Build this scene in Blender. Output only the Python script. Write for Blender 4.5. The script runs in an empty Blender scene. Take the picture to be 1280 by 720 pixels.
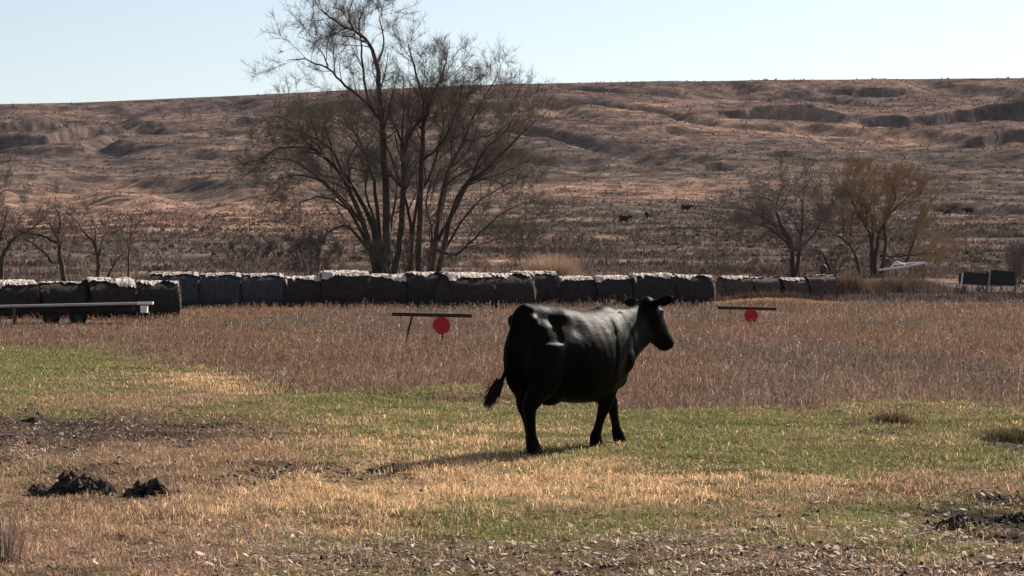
import bpy, math, random
import numpy as np
from mathutils import Vector, Matrix, Quaternion
R = math.radians
rnd = random.Random(7)
rng = np.random.default_rng(11)
S = bpy.context.scene
COL = S.collection

# ------------------------------------------------------------------ camera, world, sun, exposure
F = 2400.0            # focal length in photo pixels (1280 wide)
HY = 336.0            # photo row of eye level
EYE = 1.72
cam_d = bpy.data.cameras.new('camera')
cam = bpy.data.objects.new('camera', cam_d); COL.objects.link(cam)
cam_d.sensor_width = 36; cam_d.lens = F / 1280 * 36
cam_d.clip_start = 0.1; cam_d.clip_end = 12000
cam.location = (0, 0, EYE)
cam.rotation_euler = (R(90) - math.atan((360 - HY) / F), 0, 0)
S.camera = cam

HAZE = 0.00003
SUN_EL, SUN_AZ = 33.0, 51.0      # azimuth from +X towards +Y (behind the scene, right)
w = bpy.data.worlds.new('World'); S.world = w; w.use_nodes = True
nt = w.node_tree; bg = nt.nodes['Background']
sky = nt.nodes.new('ShaderNodeTexSky'); sky.sky_type = 'NISHITA'; sky.sun_disc = False
sky.sun_elevation = R(SUN_EL); sky.sun_rotation = R(90 - SUN_AZ)
sky.air_density = 1.0; sky.dust_density = 0.3; sky.ozone_density = 1.0; sky.altitude = 300
hs_ = nt.nodes.new('ShaderNodeHueSaturation'); hs_.inputs['Saturation'].default_value = .62; hs_.inputs['Value'].default_value = 1.0
nt.links.new(sky.outputs[0], hs_.inputs['Color']); nt.links.new(hs_.outputs[0], bg.inputs[0]); bg.inputs[1].default_value = 0.058
sd = bpy.data.lights.new('sun', 'SUN'); sd.energy = 5.0; sd.angle = R(0.5); sd.color = (1.0, 0.90, 0.79)
so = bpy.data.objects.new('sun', sd); COL.objects.link(so)
sv = Vector((math.cos(R(SUN_EL)) * math.cos(R(SUN_AZ)), math.cos(R(SUN_EL)) * math.sin(R(SUN_AZ)), math.sin(R(SUN_EL))))
so.rotation_euler = sv.to_track_quat('Z', 'Y').to_euler(); so.location = (20, 10, 30)
S.view_settings.view_transform = 'Standard'; S.view_settings.look = 'None'
S.view_settings.exposure = 1.06; S.view_settings.gamma = 1.0; S.view_settings.use_curve_mapping = False

# ------------------------------------------------------------------ helpers
def px(x, y, d):
    """world point seen at photo pixel x, y at depth d"""
    return Vector(((x - 640) / F * d, d, EYE + (HY - y) / F * d))
def fade(t):
    t = np.clip(t, 0, 1); return t * t * (3 - 2 * t)
def _h(ix, iy, s):
    n = (ix.astype(np.int64) * 374761393 + iy.astype(np.int64) * 668265263 + s * 1442695041) & 0xFFFFFFFF
    n = ((n ^ (n >> 13)) * 1274126177) & 0xFFFFFFFF
    n = n ^ (n >> 16)
    return (n & 0xFFFFFF) / float(0xFFFFFF)
def noise(x, y, s=0):
    x = np.asarray(x, float); y = np.asarray(y, float)
    ix = np.floor(x); iy = np.floor(y); fx = x - ix; fy = y - iy
    ix = ix.astype(np.int64); iy = iy.astype(np.int64)
    u = fx * fx * (3 - 2 * fx); v = fy * fy * (3 - 2 * fy)
    a = _h(ix, iy, s); b = _h(ix + 1, iy, s); c = _h(ix, iy + 1, s); d = _h(ix + 1, iy + 1, s)
    return (a * (1 - u) + b * u) * (1 - v) + (c * (1 - u) + d * u) * v
def fbm(x, y, s=0, o=4):
    t = 0; amp = 1; tot = 0
    for k in range(o):
        t = t + amp * noise(np.asarray(x) * 2 ** k, np.asarray(y) * 2 ** k, s + 17 * k); tot += amp; amp *= .5
    return t / tot                     # 0..1, mean about .5

def mesh_np(name, V, quads=None, tris=None, cols=None, smooth=False):
    V = np.asarray(V, np.float32)
    me = bpy.data.meshes.new(name)
    lv = []; ls = []; lt = []; n0 = 0
    for arr, k in ((quads, 4), (tris, 3)):
        if arr is not None and len(arr):
            arr = np.asarray(arr, np.int32)
            lv.append(arr.reshape(-1)); ls.append(n0 + np.arange(len(arr)) * k); lt.append(np.full(len(arr), k)); n0 += arr.size
    lv = np.concatenate(lv).astype(np.int32); ls = np.concatenate(ls).astype(np.int32)
    me.vertices.add(len(V)); me.vertices.foreach_set('co', V.reshape(-1))
    me.loops.add(len(lv)); me.loops.foreach_set('vertex_index', lv)
    me.polygons.add(len(ls)); me.polygons.foreach_set('loop_start', ls)
    me.update(calc_edges=True); me.validate()
    me.polygons.foreach_set('use_smooth', np.full(len(me.polygons), smooth))
    if cols is not None:
        a = me.color_attributes.new('Col', 'FLOAT_COLOR', 'POINT')
        c = np.ones((len(V), 4), np.float32); c[:, :3] = cols
        a.data.foreach_set('color', c.reshape(-1))
    return me
def link(name, me, mats, parent=None):
    me.name = name
    o = bpy.data.objects.new(name, me); COL.objects.link(o)
    for m in (mats if isinstance(mats, (list, tuple)) else [mats]): me.materials.append(m)
    if parent: o.parent = parent
    return o
def tag(o, label=None, cat=None, group=None, kind=None):
    if label: o['label'] = label
    if cat: o['category'] = cat
    if group: o['group'] = group
    if kind: o['kind'] = kind
    return o
def empty(name, loc=(0, 0, 0), rz=0):
    o = bpy.data.objects.new(name, None); COL.objects.link(o); o.location = loc; o.rotation_euler = (0, 0, rz)
    o.empty_display_size = .2
    return o
def copy_tree(o, parent=None):
    c = o.copy(); COL.objects.link(c)
    if parent: c.parent = parent
    for ch in list(o.children): copy_tree(ch, c)
    return c

class MB:
    """collects tubes, boxes and lumps; build() links them as one mesh"""
    def __init__(s): s.v = []; s.f = []
    def ring_loft(s, rings, cap=True):
        b = len(s.v); n = len(rings[0])
        for r in rings: s.v.extend(r)
        for i in range(len(rings) - 1):
            for j in range(n):
                k = (j + 1) % n
                s.f.append((b + i * n + j, b + i * n + k, b + (i + 1) * n + k, b + (i + 1) * n + j))
        if cap:
            s.f.append(tuple(b + j for j in range(n))[::-1]); e = b + (len(rings) - 1) * n
            s.f.append(tuple(e + j for j in range(n)))
    def tube(s, pts, rad, n=6):
        pts = [Vector(p) for p in pts]; rings = []
        t0 = (pts[1] - pts[0]).normalized()
        u = t0.cross(Vector((0.3, 0.9, 0.2))).normalized()
        for i, p in enumerate(pts):
            t = (pts[min(i + 1, len(pts) - 1)] - pts[max(i - 1, 0)]).normalized()
            u = (u - t * u.dot(t)).normalized(); v = t.cross(u); r = rad[i]
            rings.append([p + (u * math.cos(2 * math.pi * k / n) + v * math.sin(2 * math.pi * k / n)) * r for k in range(n)])
        s.ring_loft(rings)
    def box(s, c, size, rot=None, jit=0):
        b = len(s.v); c = Vector(c); h = Vector(size) / 2
        for sx in (-1, 1):
            for sy in (-1, 1):
                for sz in (-1, 1):
                    p = Vector((sx * h.x, sy * h.y, sz * h.z))
                    if jit: p += Vector((rnd.uniform(-jit, jit), rnd.uniform(-jit, jit), rnd.uniform(-jit, jit)))
                    if rot is not None: p = rot @ p
                    s.v.append(c + p)
        for q in ((0, 1, 3, 2), (4, 6, 7, 5), (0, 4, 5, 1), (2, 3, 7, 6), (0, 2, 6, 4), (1, 5, 7, 3)): s.f.append(tuple(b + i for i in q))
    def build(s, name, mat, parent=None, smooth=False):
        me = bpy.data.meshes.new(name); me.from_pydata([tuple(v) for v in s.v], [], s.f); me.update()
        if smooth: me.polygons.foreach_set('use_smooth', np.full(len(me.polygons), True))
        return link(name, me, mat, parent)

# ------------------------------------------------------------------ materials
def mat(name, col=(.5, .5, .5), rough=.9, noise_scale=None, var=.3, bump=0, spec=.3, attr=False, transl=0, bscale=None, metallic=0, stretch=None, col2=None, fine=None):
    m = bpy.data.materials.new(name); m.use_nodes = True
    t = m.node_tree; N = t.nodes; L = t.links; p = N['Principled BSDF']; out = N['Material Output']
    p.inputs['Roughness'].default_value = rough; p.inputs['Specular IOR Level'].default_value = spec
    p.inputs['Metallic'].default_value = metallic
    if attr:
        a = N.new('ShaderNodeAttribute'); a.attribute_name = 'Col'; src = a.outputs['Color']
    else:
        a = N.new('ShaderNodeRGB'); a.outputs[0].default_value = (*col, 1); src = a.outputs[0]
    tc = N.new('ShaderNodeTexCoord'); mp = N.new('ShaderNodeMapping'); L.new(tc.outputs['Object'], mp.inputs[0])
    if stretch: mp.inputs['Scale'].default_value = stretch
    if noise_scale:
        n = N.new('ShaderNodeTexNoise'); n.inputs['Scale'].default_value = noise_scale; n.inputs['Detail'].default_value = 6
        n.inputs['Roughness'].default_value = .65
        L.new(mp.outputs[0], n.inputs['Vector'])
        if col2:
            cr = N.new('ShaderNodeValToRGB'); cr.color_ramp.elements[0].position = .38; cr.color_ramp.elements[1].position = .62
            L.new(n.outputs['Fac'], cr.inputs[0]); mx = N.new('ShaderNodeMix'); mx.data_type = 'RGBA'
            L.new(cr.outputs[0], mx.inputs['Factor']); L.new(src, mx.inputs[6]); mx.inputs[7].default_value = (*col2, 1); src = mx.outputs[2]
        mr = N.new('ShaderNodeMapRange'); mr.inputs['From Min'].default_value = .3; mr.inputs['From Max'].default_value = .7
        mr.inputs['To Min'].default_value = 1 - var; mr.inputs['To Max'].default_value = 1 + var
        L.new(n.outputs['Fac'], mr.inputs['Value'])
        mul = N.new('ShaderNodeVectorMath'); mul.operation = 'SCALE'
        L.new(src, mul.inputs[0]); L.new(mr.outputs[0], mul.inputs['Scale']); src = mul.outputs[0]
    if fine:
        n3 = N.new('ShaderNodeTexNoise'); n3.inputs['Scale'].default_value = fine; n3.inputs['Detail'].default_value = 4; n3.inputs['Roughness'].default_value = .8
        L.new(mp.outputs[0], n3.inputs['Vector']); mr3 = N.new('ShaderNodeMapRange'); mr3.inputs['From Min'].default_value = .35; mr3.inputs['From Max'].default_value = .65
        mr3.inputs['To Min'].default_value = .45; mr3.inputs['To Max'].default_value = 1.6; L.new(n3.outputs['Fac'], mr3.inputs['Value'])
        mu3 = N.new('ShaderNodeVectorMath'); mu3.operation = 'SCALE'; L.new(src, mu3.inputs[0]); L.new(mr3.outputs[0], mu3.inputs['Scale']); src = mu3.outputs[0]
        n5 = N.new('ShaderNodeTexNoise'); n5.inputs['Scale'].default_value = .22; n5.inputs['Detail'].default_value = 7; n5.inputs['Roughness'].default_value = .78
        L.new(mp.outputs[0], n5.inputs['Vector']); mr5 = N.new('ShaderNodeMapRange'); mr5.inputs['From Min'].default_value = .38; mr5.inputs['From Max'].default_value = .62
        mr5.inputs['To Min'].default_value = .58; mr5.inputs['To Max'].default_value = 1.4; L.new(n5.outputs['Fac'], mr5.inputs['Value'])
        mu5 = N.new('ShaderNodeVectorMath'); mu5.operation = 'SCALE'; L.new(src, mu5.inputs[0]); L.new(mr5.outputs[0], mu5.inputs['Scale']); src = mu5.outputs[0]
    L.new(src, p.inputs['Base Color'])
    if bump:
        nb = N.new('ShaderNodeTexNoise'); nb.inputs['Scale'].default_value = bscale or (noise_scale or 10) * 2; nb.inputs['Detail'].default_value = 5
        L.new(mp.outputs[0], nb.inputs['Vector'])
        b = N.new('ShaderNodeBump'); b.inputs['Strength'].default_value = 1; b.inputs['Distance'].default_value = bump
        L.new(nb.outputs['Fac'], b.inputs['Height']); L.new(b.outputs[0], p.inputs['Normal'])
    if transl:
        tr = N.new('ShaderNodeBsdfTranslucent'); L.new(src, tr.inputs[0]); ms = N.new('ShaderNodeMixShader')
        ms.inputs[0].default_value = transl; L.new(p.outputs[0], ms.inputs[1]); L.new(tr.outputs[0], ms.inputs[2]); L.new(ms.outputs[0], out.inputs[0])
    return m
M_GRASS = mat('grass_blades', attr=True, rough=.7, spec=.25, transl=.35)
M_WEED = mat('dry_weeds', attr=True, rough=1, spec=.03, transl=.25)
M_BRUSH = mat('brush_foliage', attr=True, rough=1, spec=0, transl=.15)
M_CLOD = mat('soil_clods', attr=True, rough=.95, spec=.15)
M_BARK = mat('bark', (.070, .050, .040), noise_scale=3, var=.4, bump=.02, spec=.15)
M_TWIG = mat('twigs', (.155, .122, .096), noise_scale=.35, var=.3, spec=.12)
M_TWIGY = mat('willow_twigs', (.27, .19, .115), noise_scale=.5, var=.3, spec=.12)
M_TWIGG = mat('grey_twigs', (.19, .15, .13), noise_scale=.5, var=.3, spec=.12)
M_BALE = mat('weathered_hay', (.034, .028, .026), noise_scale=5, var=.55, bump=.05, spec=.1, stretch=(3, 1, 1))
M_BALESKY = mat('weathered_hay_skylit', (.044, .045, .054), noise_scale=4, var=.35, bump=.02, spec=.15, stretch=(3, 1, 1))  # bluish sky light on shaded faces, painted into the hay colour
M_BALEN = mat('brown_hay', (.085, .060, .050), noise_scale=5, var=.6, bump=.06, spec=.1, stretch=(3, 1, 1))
M_THATCH = mat('sunlit_pale_hay', (.46, .39, .345), noise_scale=4, var=.4, bump=.03, spec=.1)  # pale straw, brightened in colour as if the sun hits it

# ------------------------------------------------------------------ terrain
SKYX = [-2000, 0, 100, 350, 500, 640, 820, 1000, 1280, 3000]
SKYY = [142, 128, 126, 115, 108, 103, 100, 98, 96, 92]
BR = [0, 104, 130, 180, 250, 350, 440, 550, 650, 750, 850, 950, 1000, 1030, 1500, 6000]
BZ = [0, 0, .75, 1.9, 4.3, 9, 13.5, 24, 38, 54, 72, 91, 101.6, 103, 108, 150]
_rg = np.linspace(0, 1500, 3001)
_zg = np.interp(_rg, BR, BZ)
_k = np.ones(81) / 81
_zs = np.convolve(np.pad(_zg, 40, mode='edge'), _k, mode='valid')
_zg = np.where(_rg < 60, 0, _zs * fade((_rg - 95) / 40) )
def sxf(x): return (HY - np.interp(x, SKYX, SKYY)) / 240.0
def base_z(x, r):
    z = np.interp(r, _rg, _zg); z = np.where(r > 1480, np.interp(r, BR, BZ), z)
    return z * (1 + (sxf(x) - 1) * fade((r - 300) / 500))
# gully lines: photo polyline x -> y of the near lip, height of the far bank in photo px
GUL = [([-160, 60, 110, 160, 235], [196, 186, 176, 170, 164], 17, 30),
       ([-80, -20, 40, 95], [178, 176, 172, 163], 10, 40),
       ([240, 280, 345], [163, 159, 155], 9, 25),
       ([355, 400, 470], [146, 143, 140], 15, 25),
       ([1100, 1150, 1240, 1700], [160, 156, 152, 144], 44, 34),
       ([1110, 1170, 1260, 1700], [184, 181, 176, 168], 30, 30),
       ([1060, 1100, 1145], [154, 155, 157], 12, 24),
       ([860, 940, 1000, 1070], [146, 147, 151, 154], 20, 30),
       ([1030, 1080, 1150], [121, 120, 119], 6, 24),
       ([900, 950, 1000], [126, 127, 130], 6, 24),
       ([840, 880, 930], [217, 214, 211], 6, 15),
       ([935, 975, 1015], [204, 201, 200], 6, 15),
       ([760, 830, 900], [178, 174, 175], 4, 20),
       ([20, 80, 150], [216, 213, 210], 3, 14),
       ([700, 740, 790], [214, 212, 214], 5, 14),
       ([1000, 1060, 1120], [192, 190, 193], 4, 20),
       ([1180, 1230, 1300], [214, 211, 213], 4, 16),
       ([230, 280, 320], [181, 180, 178], 3, 22)]
_rfine = np.linspace(200, 1030, 1661)
def terrain(X, Y):
    X = np.asarray(X, float); Y = np.asarray(Y, float)
    r = np.where(Y > 5, Y, np.sqrt(X * X + Y * Y))            # depth in front of the eye
    xp = np.clip(640 + F * X / np.maximum(Y, 5), -1500, 2800)
    z = base_z(xp, r)
    far = fade((r - 260) / 350) * (1 - fade((r - 955) / 60))
    z = z + far * (fbm(X / 150, Y / 110, 3, 3) - .5) * 8 + fade((r - 250) / 200) * (1 - fade((r - 955) / 60)) * ((fbm(X / 40, Y / 24, 8, 3) - .5) * 1.6 + (fbm(X / 4, Y / 3, 9, 3) - .5) * .9)
    # eroded draws
    rid = 1 - np.abs(fbm(X / 85 + .35 * Y / 85, Y / 140, 21, 3) - .5) * 9
    z = z - far * fade(rid) * 4.0
    z = z + fade((r - 105) / 60) * (1 - fade((r - 500) / 300)) * (fbm(X / 14, Y / 9, 31, 3) - .5) * 1.0
    for gx, gy, th, wd in GUL:
        m = (xp > gx[0]) & (xp < gx[-1]) & (r > 250) & (r < 1050)
        if not m.any(): continue
        xx = xp[m]; rr = r[m]
        yy = np.interp(xx, gx, gy) + (fbm(xx / 60, xx * 0 + .5, 40 + int(th), 3) - .5) * 5
        c = 0.5 * (gx[0] + gx[-1]); pz = (np.interp(_rfine, _rg, _zg) * (1 + (sxf(c) - 1) * fade((_rfine - 300) / 500)) - EYE) / _rfine * F
        r0 = np.interp(HY - yy, pz, _rfine)
        win = fade((xx - gx[0]) / (gx[-1] - gx[0]) * 1.8) * fade((gx[-1] - xx) / (gx[-1] - gx[0]) * 2.6)
        D = 1.75 * th / F * r0 * win * np.clip(1.7 * fbm(xx / 45, rr * 0, 55 + int(th), 2) + .15, .1, 2)
        bank = .6 * D + 1.5
        g = fade((rr - r0) / wd) * (1 - fade((rr - r0 - wd - 3) / np.maximum(bank, 1)))
        z[m] -= D * g
        # lifted far lip so the bank stands proud
        z[m] += D * .22 * np.exp(-np.maximum(rr - r0 - wd - 3 - bank, 0) / 35) * fade((rr - r0 - wd) / np.maximum(bank, 1))
    # pasture bumps
    nearm = (1 - fade((r - 80) / 40)) * fade((r - 4) / 4)
    z = z + nearm * ((fbm(X / 2.2, Y / 2.2, 61, 3) - .5) * .10 + (fbm(X / .35, Y / .35, 63, 3) - .5) * .06)
    return z
def tz(x, y): return float(terrain(np.array([x]), np.array([y]))[0])

# ---- pasture cover: soft patches in plan; coordinates are photo px of the ground point they belong to
def blob(x, y, cx, cy, rx, ry, p=1.0):
    return p * np.exp(-(((x - cx) / rx) ** 2 + ((y - cy) / ry) ** 2) ** 1.3)
def cover(X, Y):
    """weights: green, gold, brown, soil, russet(weeds), litter"""
    Yc = np.maximum(Y, 3); xp = 640 + F * X / Yc; yp = HY + F * EYE / Yc
    wx = (fbm(X / .9, Y / .9, 71, 4) - .5); wy = (fbm(X / .9, Y / .9, 77, 4) - .5)
    sc = np.clip((yp - HY) / 220, .15, 1.6)
    x = xp + wx * 130 * sc; y = yp + wy * 48 * sc
    edge = np.interp(x, [-200, 0, 130, 215, 330, 480, 600, 850, 1280, 1500], [436, 440, 448, 462, 476, 484, 494, 500, 514, 518])
    weed = fade((edge + (fbm(X / 3, Y / 3, 93, 4) - .5) * 30 - y + 5) / (10 + 16 * fade((420 - x) / 250)))
    gr = .50 + blob(x, y, 420, 520, 260, 16, .8) + blob(x, y, 760, 690, 380, 16, .9) + blob(x, y, 40, 482, 190, 26, .9) + blob(x, y, 430, 498, 130, 16, 2.2) + blob(x, y, 950, 560, 420, 34, .9) + blob(x, y, 60, 448, 110, 16, 2) \
        + blob(x, y, 950, 655, 420, 34, 1.2) + blob(x, y, 560, 650, 120, 26, 1.3) + blob(x, y, 840, 528, 190, 18, .8)
    go = .12 + blob(x, y, 470, 622, 210, 42, 2.2) + blob(x, y, 660, 600, 170, 34, 3.0) + blob(x, y, 520, 545, 150, 15, 1.5) + blob(x, y, 900, 600, 170, 16, 1.7) \
        + blob(x, y, 270, 640, 180, 40, 1.1) + blob(x, y, 270, 478, 70, 9, 1.5)
    br = .36 + blob(x, y, 120, 640, 240, 70, 2.0) + blob(x, y, 280, 560, 160, 34, 1.3) + blob(x, y, 220, 492, 130, 14, .8) + blob(x, y, 700, 640, 260, 20, 1.1) + blob(x, y, 120, 500, 110, 9, 1.2) + blob(x, y, 1100, 612, 200, 20, .9)\
        + blob(x, y, 100, 700, 260, 30, 1.0)
    so_ = .16 + blob(x, y, 110, 543, 190, 23, 3.8) + blob(x, y, 90, 606, 130, 16, 1.0) + blob(x, y, 1240, 655, 110, 13, 3.5) + blob(x, y, 860, 708, 560, 18, 1.0) + blob(x, y, 390, 592, 110, 12, 2.3) \
        + blob(x, y, 1115, 537, 42, 7, 2) + blob(x, y, 1265, 553, 45, 9, 2.5) + blob(x, y, 1050, 636, 120, 9, .8)+ blob(x, y, 120, 606, 90, 12, 1.0)
    li = .05 + blob(x, y, 820, 700, 600, 26, 2.0) + blob(x, y, 100, 545, 180, 24, 1.3) + blob(x, y, 380, 690, 300, 30, .9) + blob(x, y, 1200, 660, 120, 20, .6)
    pat = .55 * fbm(X / .4, Y / .4, 91, 3) + .45 * fbm(X / 1.7, Y / 1.7, 92, 3) ; pat = np.clip((pat - .5) * 2.6 + .5, 0, 1); pat2 = fbm(X / .28, Y / .28, 97, 3)
    gr = gr * (.35 + 1.3 * pat); go = go * (1.65 - 1.3 * pat); so_ = so_ * (.4 + 1.2 * pat2)
    gr, go, br, so_, li = [np.maximum(q, 0) ** 1.5 for q in (gr, go, br, so_, li)]
    t = gr + go + br + so_ + li
    W = np.stack([gr / t, go / t, br / t, so_ / t, weed, li / t], -1)
    return W
C_GREEN = np.array([.155, .160, .062]); C_GOLD = np.array([.52, .35, .20]); C_BROWN = np.array([.25, .160, .110])
C_SOIL = np.array([.050, .036, .032]); C_RUSS = np.array([.135, .090, .068]); C_LIT = np.array([.42, .33, .27])

def hill_colour(X, Y, xp, yp):
    """real cover of the hills: tan grass, grey-brown brush, red-brown soil"""
    tan = np.array([.215, .138, .102]); gry = np.array([.090, .071, .062]); red = np.array([.104, .071, .064]); drk = np.array([.042, .033, .032])
    n1 = fbm(X / 46, Y / 20, 101, 5); n2 = fbm(X / 9, Y / 5, 103, 4); n3 = fbm(X / 90, Y / 60, 107, 3)
    x = xp + (n3 - .5) * 160; y = yp + (n1 - .5) * 26
    tw = .04 + blob(x, y, 150, 258, 260, 34, 1.5) + blob(x, y, 420, 270, 200, 30, .6) + blob(x, y, 760, 238, 190, 14, 1.5) + blob(x, y, 60, 225, 120, 9, .3) + blob(x, y, 780, 142, 200, 8, .9) \
        + blob(x, y, 1050, 160, 200, 9, 1.2) + blob(x, y, 1180, 104, 160, 4, .6) + blob(x, y, 690, 328, 60, 12, .8) + blob(x, y, 960, 380, 90, 5, 1.5) + blob(x, y, 270, 393, 80, 6, .8)
    tw = np.clip(tw + (n1 - .5) * 1.7 + (n2 - .5) * .7, 0, 1)
    rw = np.clip(fade((215 - y) / 60) * .8 + (n2 - .5) * .8, 0, 1)
    c = gry[None] * (1 - rw[..., None]) + red[None] * rw[..., None]
    c = c * (1 - tw[..., None]) + tan[None] * tw[..., None]
    dk = np.clip((.45 - fbm(X / 16, Y / 6, 111, 5)) * 7, 0, 1) * .75
    c = c * (1 - dk[..., None]) + drk[None] * dk[..., None]
    n4 = fbm(X / 5.0, Y / 3.5, 117, 4); c = c * np.clip(1 + (n4 - .5) * 1.7 + (fbm(X / 1.9, Y / 2.2, 119, 2) - .5) * .5, .3, 2.2)[..., None]
    return c
def build_ground():
    a1 = np.linspace(-17.5, 17.5, 640)
    ang = np.concatenate([np.linspace(-180, -60, 13)[:-1], np.linspace(-60, -17.5, 40)[:-1], a1, np.linspace(17.5, 60, 40)[1:], np.linspace(60, 180, 13)[1:-1]])
    rr = [0.6]
    while rr[-1] < 2400:
        r = rr[-1]
        k = .012 if r < 9 else (.0052 if r < 40 else (.008 if r < 240 else (.0031 if r < 1030 else .06)))
        rr.append(r * (1 + k))
    rr = np.array(rr); A, RR = np.meshgrid(R(1) * ang, rr)
    # inside the view the rows follow depth, elsewhere the radius
    X = np.sin(A) * RR; Y = np.cos(A) * RR
    fw = (np.abs(A) < R(60))
    cosm = np.where(fw, np.cos(A), .5)
    X = np.where(fw, X / cosm, X / .5); Y = np.where(fw, Y / cosm, Y / .5)
    Z = terrain(X, Y)
    n, m = X.shape
    V = np.stack([X, Y, Z], -1).reshape(-1, 3)
    V = np.concatenate([V, [[0, 0, 0]]]); c = len(V) - 1
    i = np.arange(n - 1)[:, None]; j = np.arange(m)[None]; j2 = (j + 1) % m
    Q = np.stack([i * m + j, (i + 1) * m + j, (i + 1) * m + j2, i * m + j2], -1).reshape(-1, 4)[:, ::-1]
    j = np.arange(m); T = np.stack([j, (j + 1) % m, np.full(m, c)], -1)[:, ::-1]
    Yc = np.maximum(Y, 3); xp = 640 + F * X / Yc
    W = cover(X, Y)
    base = W[..., 0:1] * C_GREEN * .55 + W[..., 1:2] * C_GOLD * .40 + W[..., 2:3] * C_BROWN * .55 + W[..., 3:4] * C_SOIL + W[..., 5:6] * C_BROWN * .4
    wcol = C_RUSS * .95 * (.6 + .8 * fbm(X / 2.5, Y / 2.5, 121, 4))[..., None]
    base = base * (1 - W[..., 4:5]) + wcol * W[..., 4:5]
    yp = HY - (base_z(np.clip(xp, -1500, 2800), np.maximum(Y, 5)) - EYE) / Yc * F
    hc = hill_colour(X, Y, xp, yp)
    h = fade((Y - 92) / 16)[..., None]
    C = base * (1 - h) + hc * h
    C = np.concatenate([C.reshape(-1, 3), [C_BROWN]])
    me = mesh_np('ground', V, Q, T, C, smooth=True)
    m_ = mat('ground_cover', attr=True, rough=.95, noise_scale=1.1, var=.30, bump=.05, bscale=9, spec=0, fine=22)
    o = link('ground', me, m_); tag(o, kind='structure')
    return o
build_ground()

# ------------------------------------------------------------------ scattered cover
def wedge(n, d0, d1, power=0.0, margin=2.5, widen=1.08):
    """random points in plan inside the view; density ~ 1/d^power"""
    d = rng.uniform(0, 1, n * 3)
    g = np.linspace(d0, d1, 400); pdf = (g * .5334 * widen + 2 * margin) / g ** power; cdf = np.cumsum(pdf); cdf /= cdf[-1]
    d = np.interp(d[:n], cdf, g)
    X = rng.uniform(-.5, .5, n) * (d * .5334 * widen + 2 * margin)
    return X, d
def blades(X, Y, Z, h, wid, lean, ldir, cols, tipcol=1.25, face=None):
    n = len(X); P = np.stack([X, Y, Z], -1)
    fa = rng.uniform(0, math.pi, n) if face is None else face
    side = np.stack([np.cos(fa), np.sin(fa), np.zeros(n)], -1) * wid[:, None] / 2
    ld = np.stack([np.cos(ldir), np.sin(ldir), np.zeros(n)], -1)
    up = np.array([0, 0, 1.0])
    mid = P + ld * (lean * .3 * h)[:, None] + up * (h * .6)[:, None]
    tip = P + ld * (lean * h)[:, None] + up * (h * np.sqrt(np.clip(1 - lean ** 2 * .5, .15, 1)))[:, None]
    V = np.stack([P - side, P + side, mid - side * .8, mid + side * .8, tip], 1).reshape(-1, 3)
    b = np.arange(n)[:, None] * 5
    Q = b + np.array([[0, 1, 3, 2]]); T = b + np.array([[2, 3, 4]])
    C = np.repeat(cols[:, None], 5, 1); C[:, 4] *= tipcol; C[:, 2:4] *= (1 + tipcol) / 2
    return V, Q, T, C.reshape(-1, 3)
def cat(parts):
    V = []; Q = []; T = []; C = []; b = 0
    for v, q, t, c in parts:
        V.append(v); Q.append(q + b if len(q) else np.zeros((0, 4), int)); T.append(t + b if len(t) else np.zeros((0, 3), int)); C.append(c); b += len(v)
    return np.concatenate(V), np.concatenate(Q), np.concatenate(T), np.concatenate(C)

def build_short_grass():
    n = 820000
    X, Y = wedge(n, 9.3, 46, 1.35)
    W = cover(X, Y); u = rng.uniform(0, 1, n)
    W4 = W[:, [0, 1, 2, 3, 5]] + 1e-6; cs = np.cumsum(W4 / W4.sum(1, keepdims=True), 1)
    k = (u[:, None] > cs).sum(1).clip(0, 4)
    keep = (W[:, 4] < .9)
    clump = fbm(X / .13, Y / .13, 131, 2)
    keep &= ~((k == 3) & (rng.uniform(0, 1, n) < .93)) & ~((k == 4) & (rng.uniform(0, 1, n) < .75))
    keep &= rng.uniform(0, 1, n) > (W[:, 3] * 1.3).clip(0, .86)
    keep &= (clump > .33 + .25 * rng.uniform(0, 1, n) * (W[:, 3] > .2)) 
    X, Y, k, clump = X[keep], Y[keep], k[keep], clump[keep]; n = len(X)
    pal = np.array([C_GREEN, C_GOLD, C_BROWN * 1.25, C_SOIL * 2.2, C_LIT])
    col = pal[k] * rng.lognormal(0, .42, n).clip(.35, 2.4)[:, None] * (.75 + .5 * fbm(X / .3, Y / .3, 137, 2))[:, None]
    mixg = rng.uniform(0, 1, n)
    yel = (k == 0) & (mixg < .36); col[yel] = (np.array([.30, .23, .10]) * rng.uniform(.6, 1.3, n)[:, None])[yel]
    br = (k == 0) & (mixg > .78); col[br] = (np.array([.10, .15, .035]) * rng.uniform(.8, 1.6, n)[:, None])[br]
    pale = (k == 1) & (mixg < .15); col[pale] = (np.array([.58, .42, .25]) * rng.uniform(.8, 1.2, n)[:, None])[pale]
    Z = terrain(X, Y)
    h = np.array([.036, .050, .040, .03, .035])[k] * (.25 + 1.0 * clump + .7 * fbm(X / .45, Y / .45, 133, 2) ** 1.5) * rng.uniform(.4, 1.45, n)
    wid = rng.uniform(.0038, .0085, n) * (Y / 14) ** .75
    lean = rng.uniform(.2, 1.35, n); ld = rng.uniform(0, 2 * math.pi, n)
    V, Q, T, C = blades(X, Y, Z - .004, h, wid, lean, ld, col)
    o = link('short_grass', mesh_np('short_grass', V, Q, T, C), M_GRASS)
    tag(o, 'short patchy green and golden pasture grass in the foreground', 'grass', kind='stuff')
build_short_grass()

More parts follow.
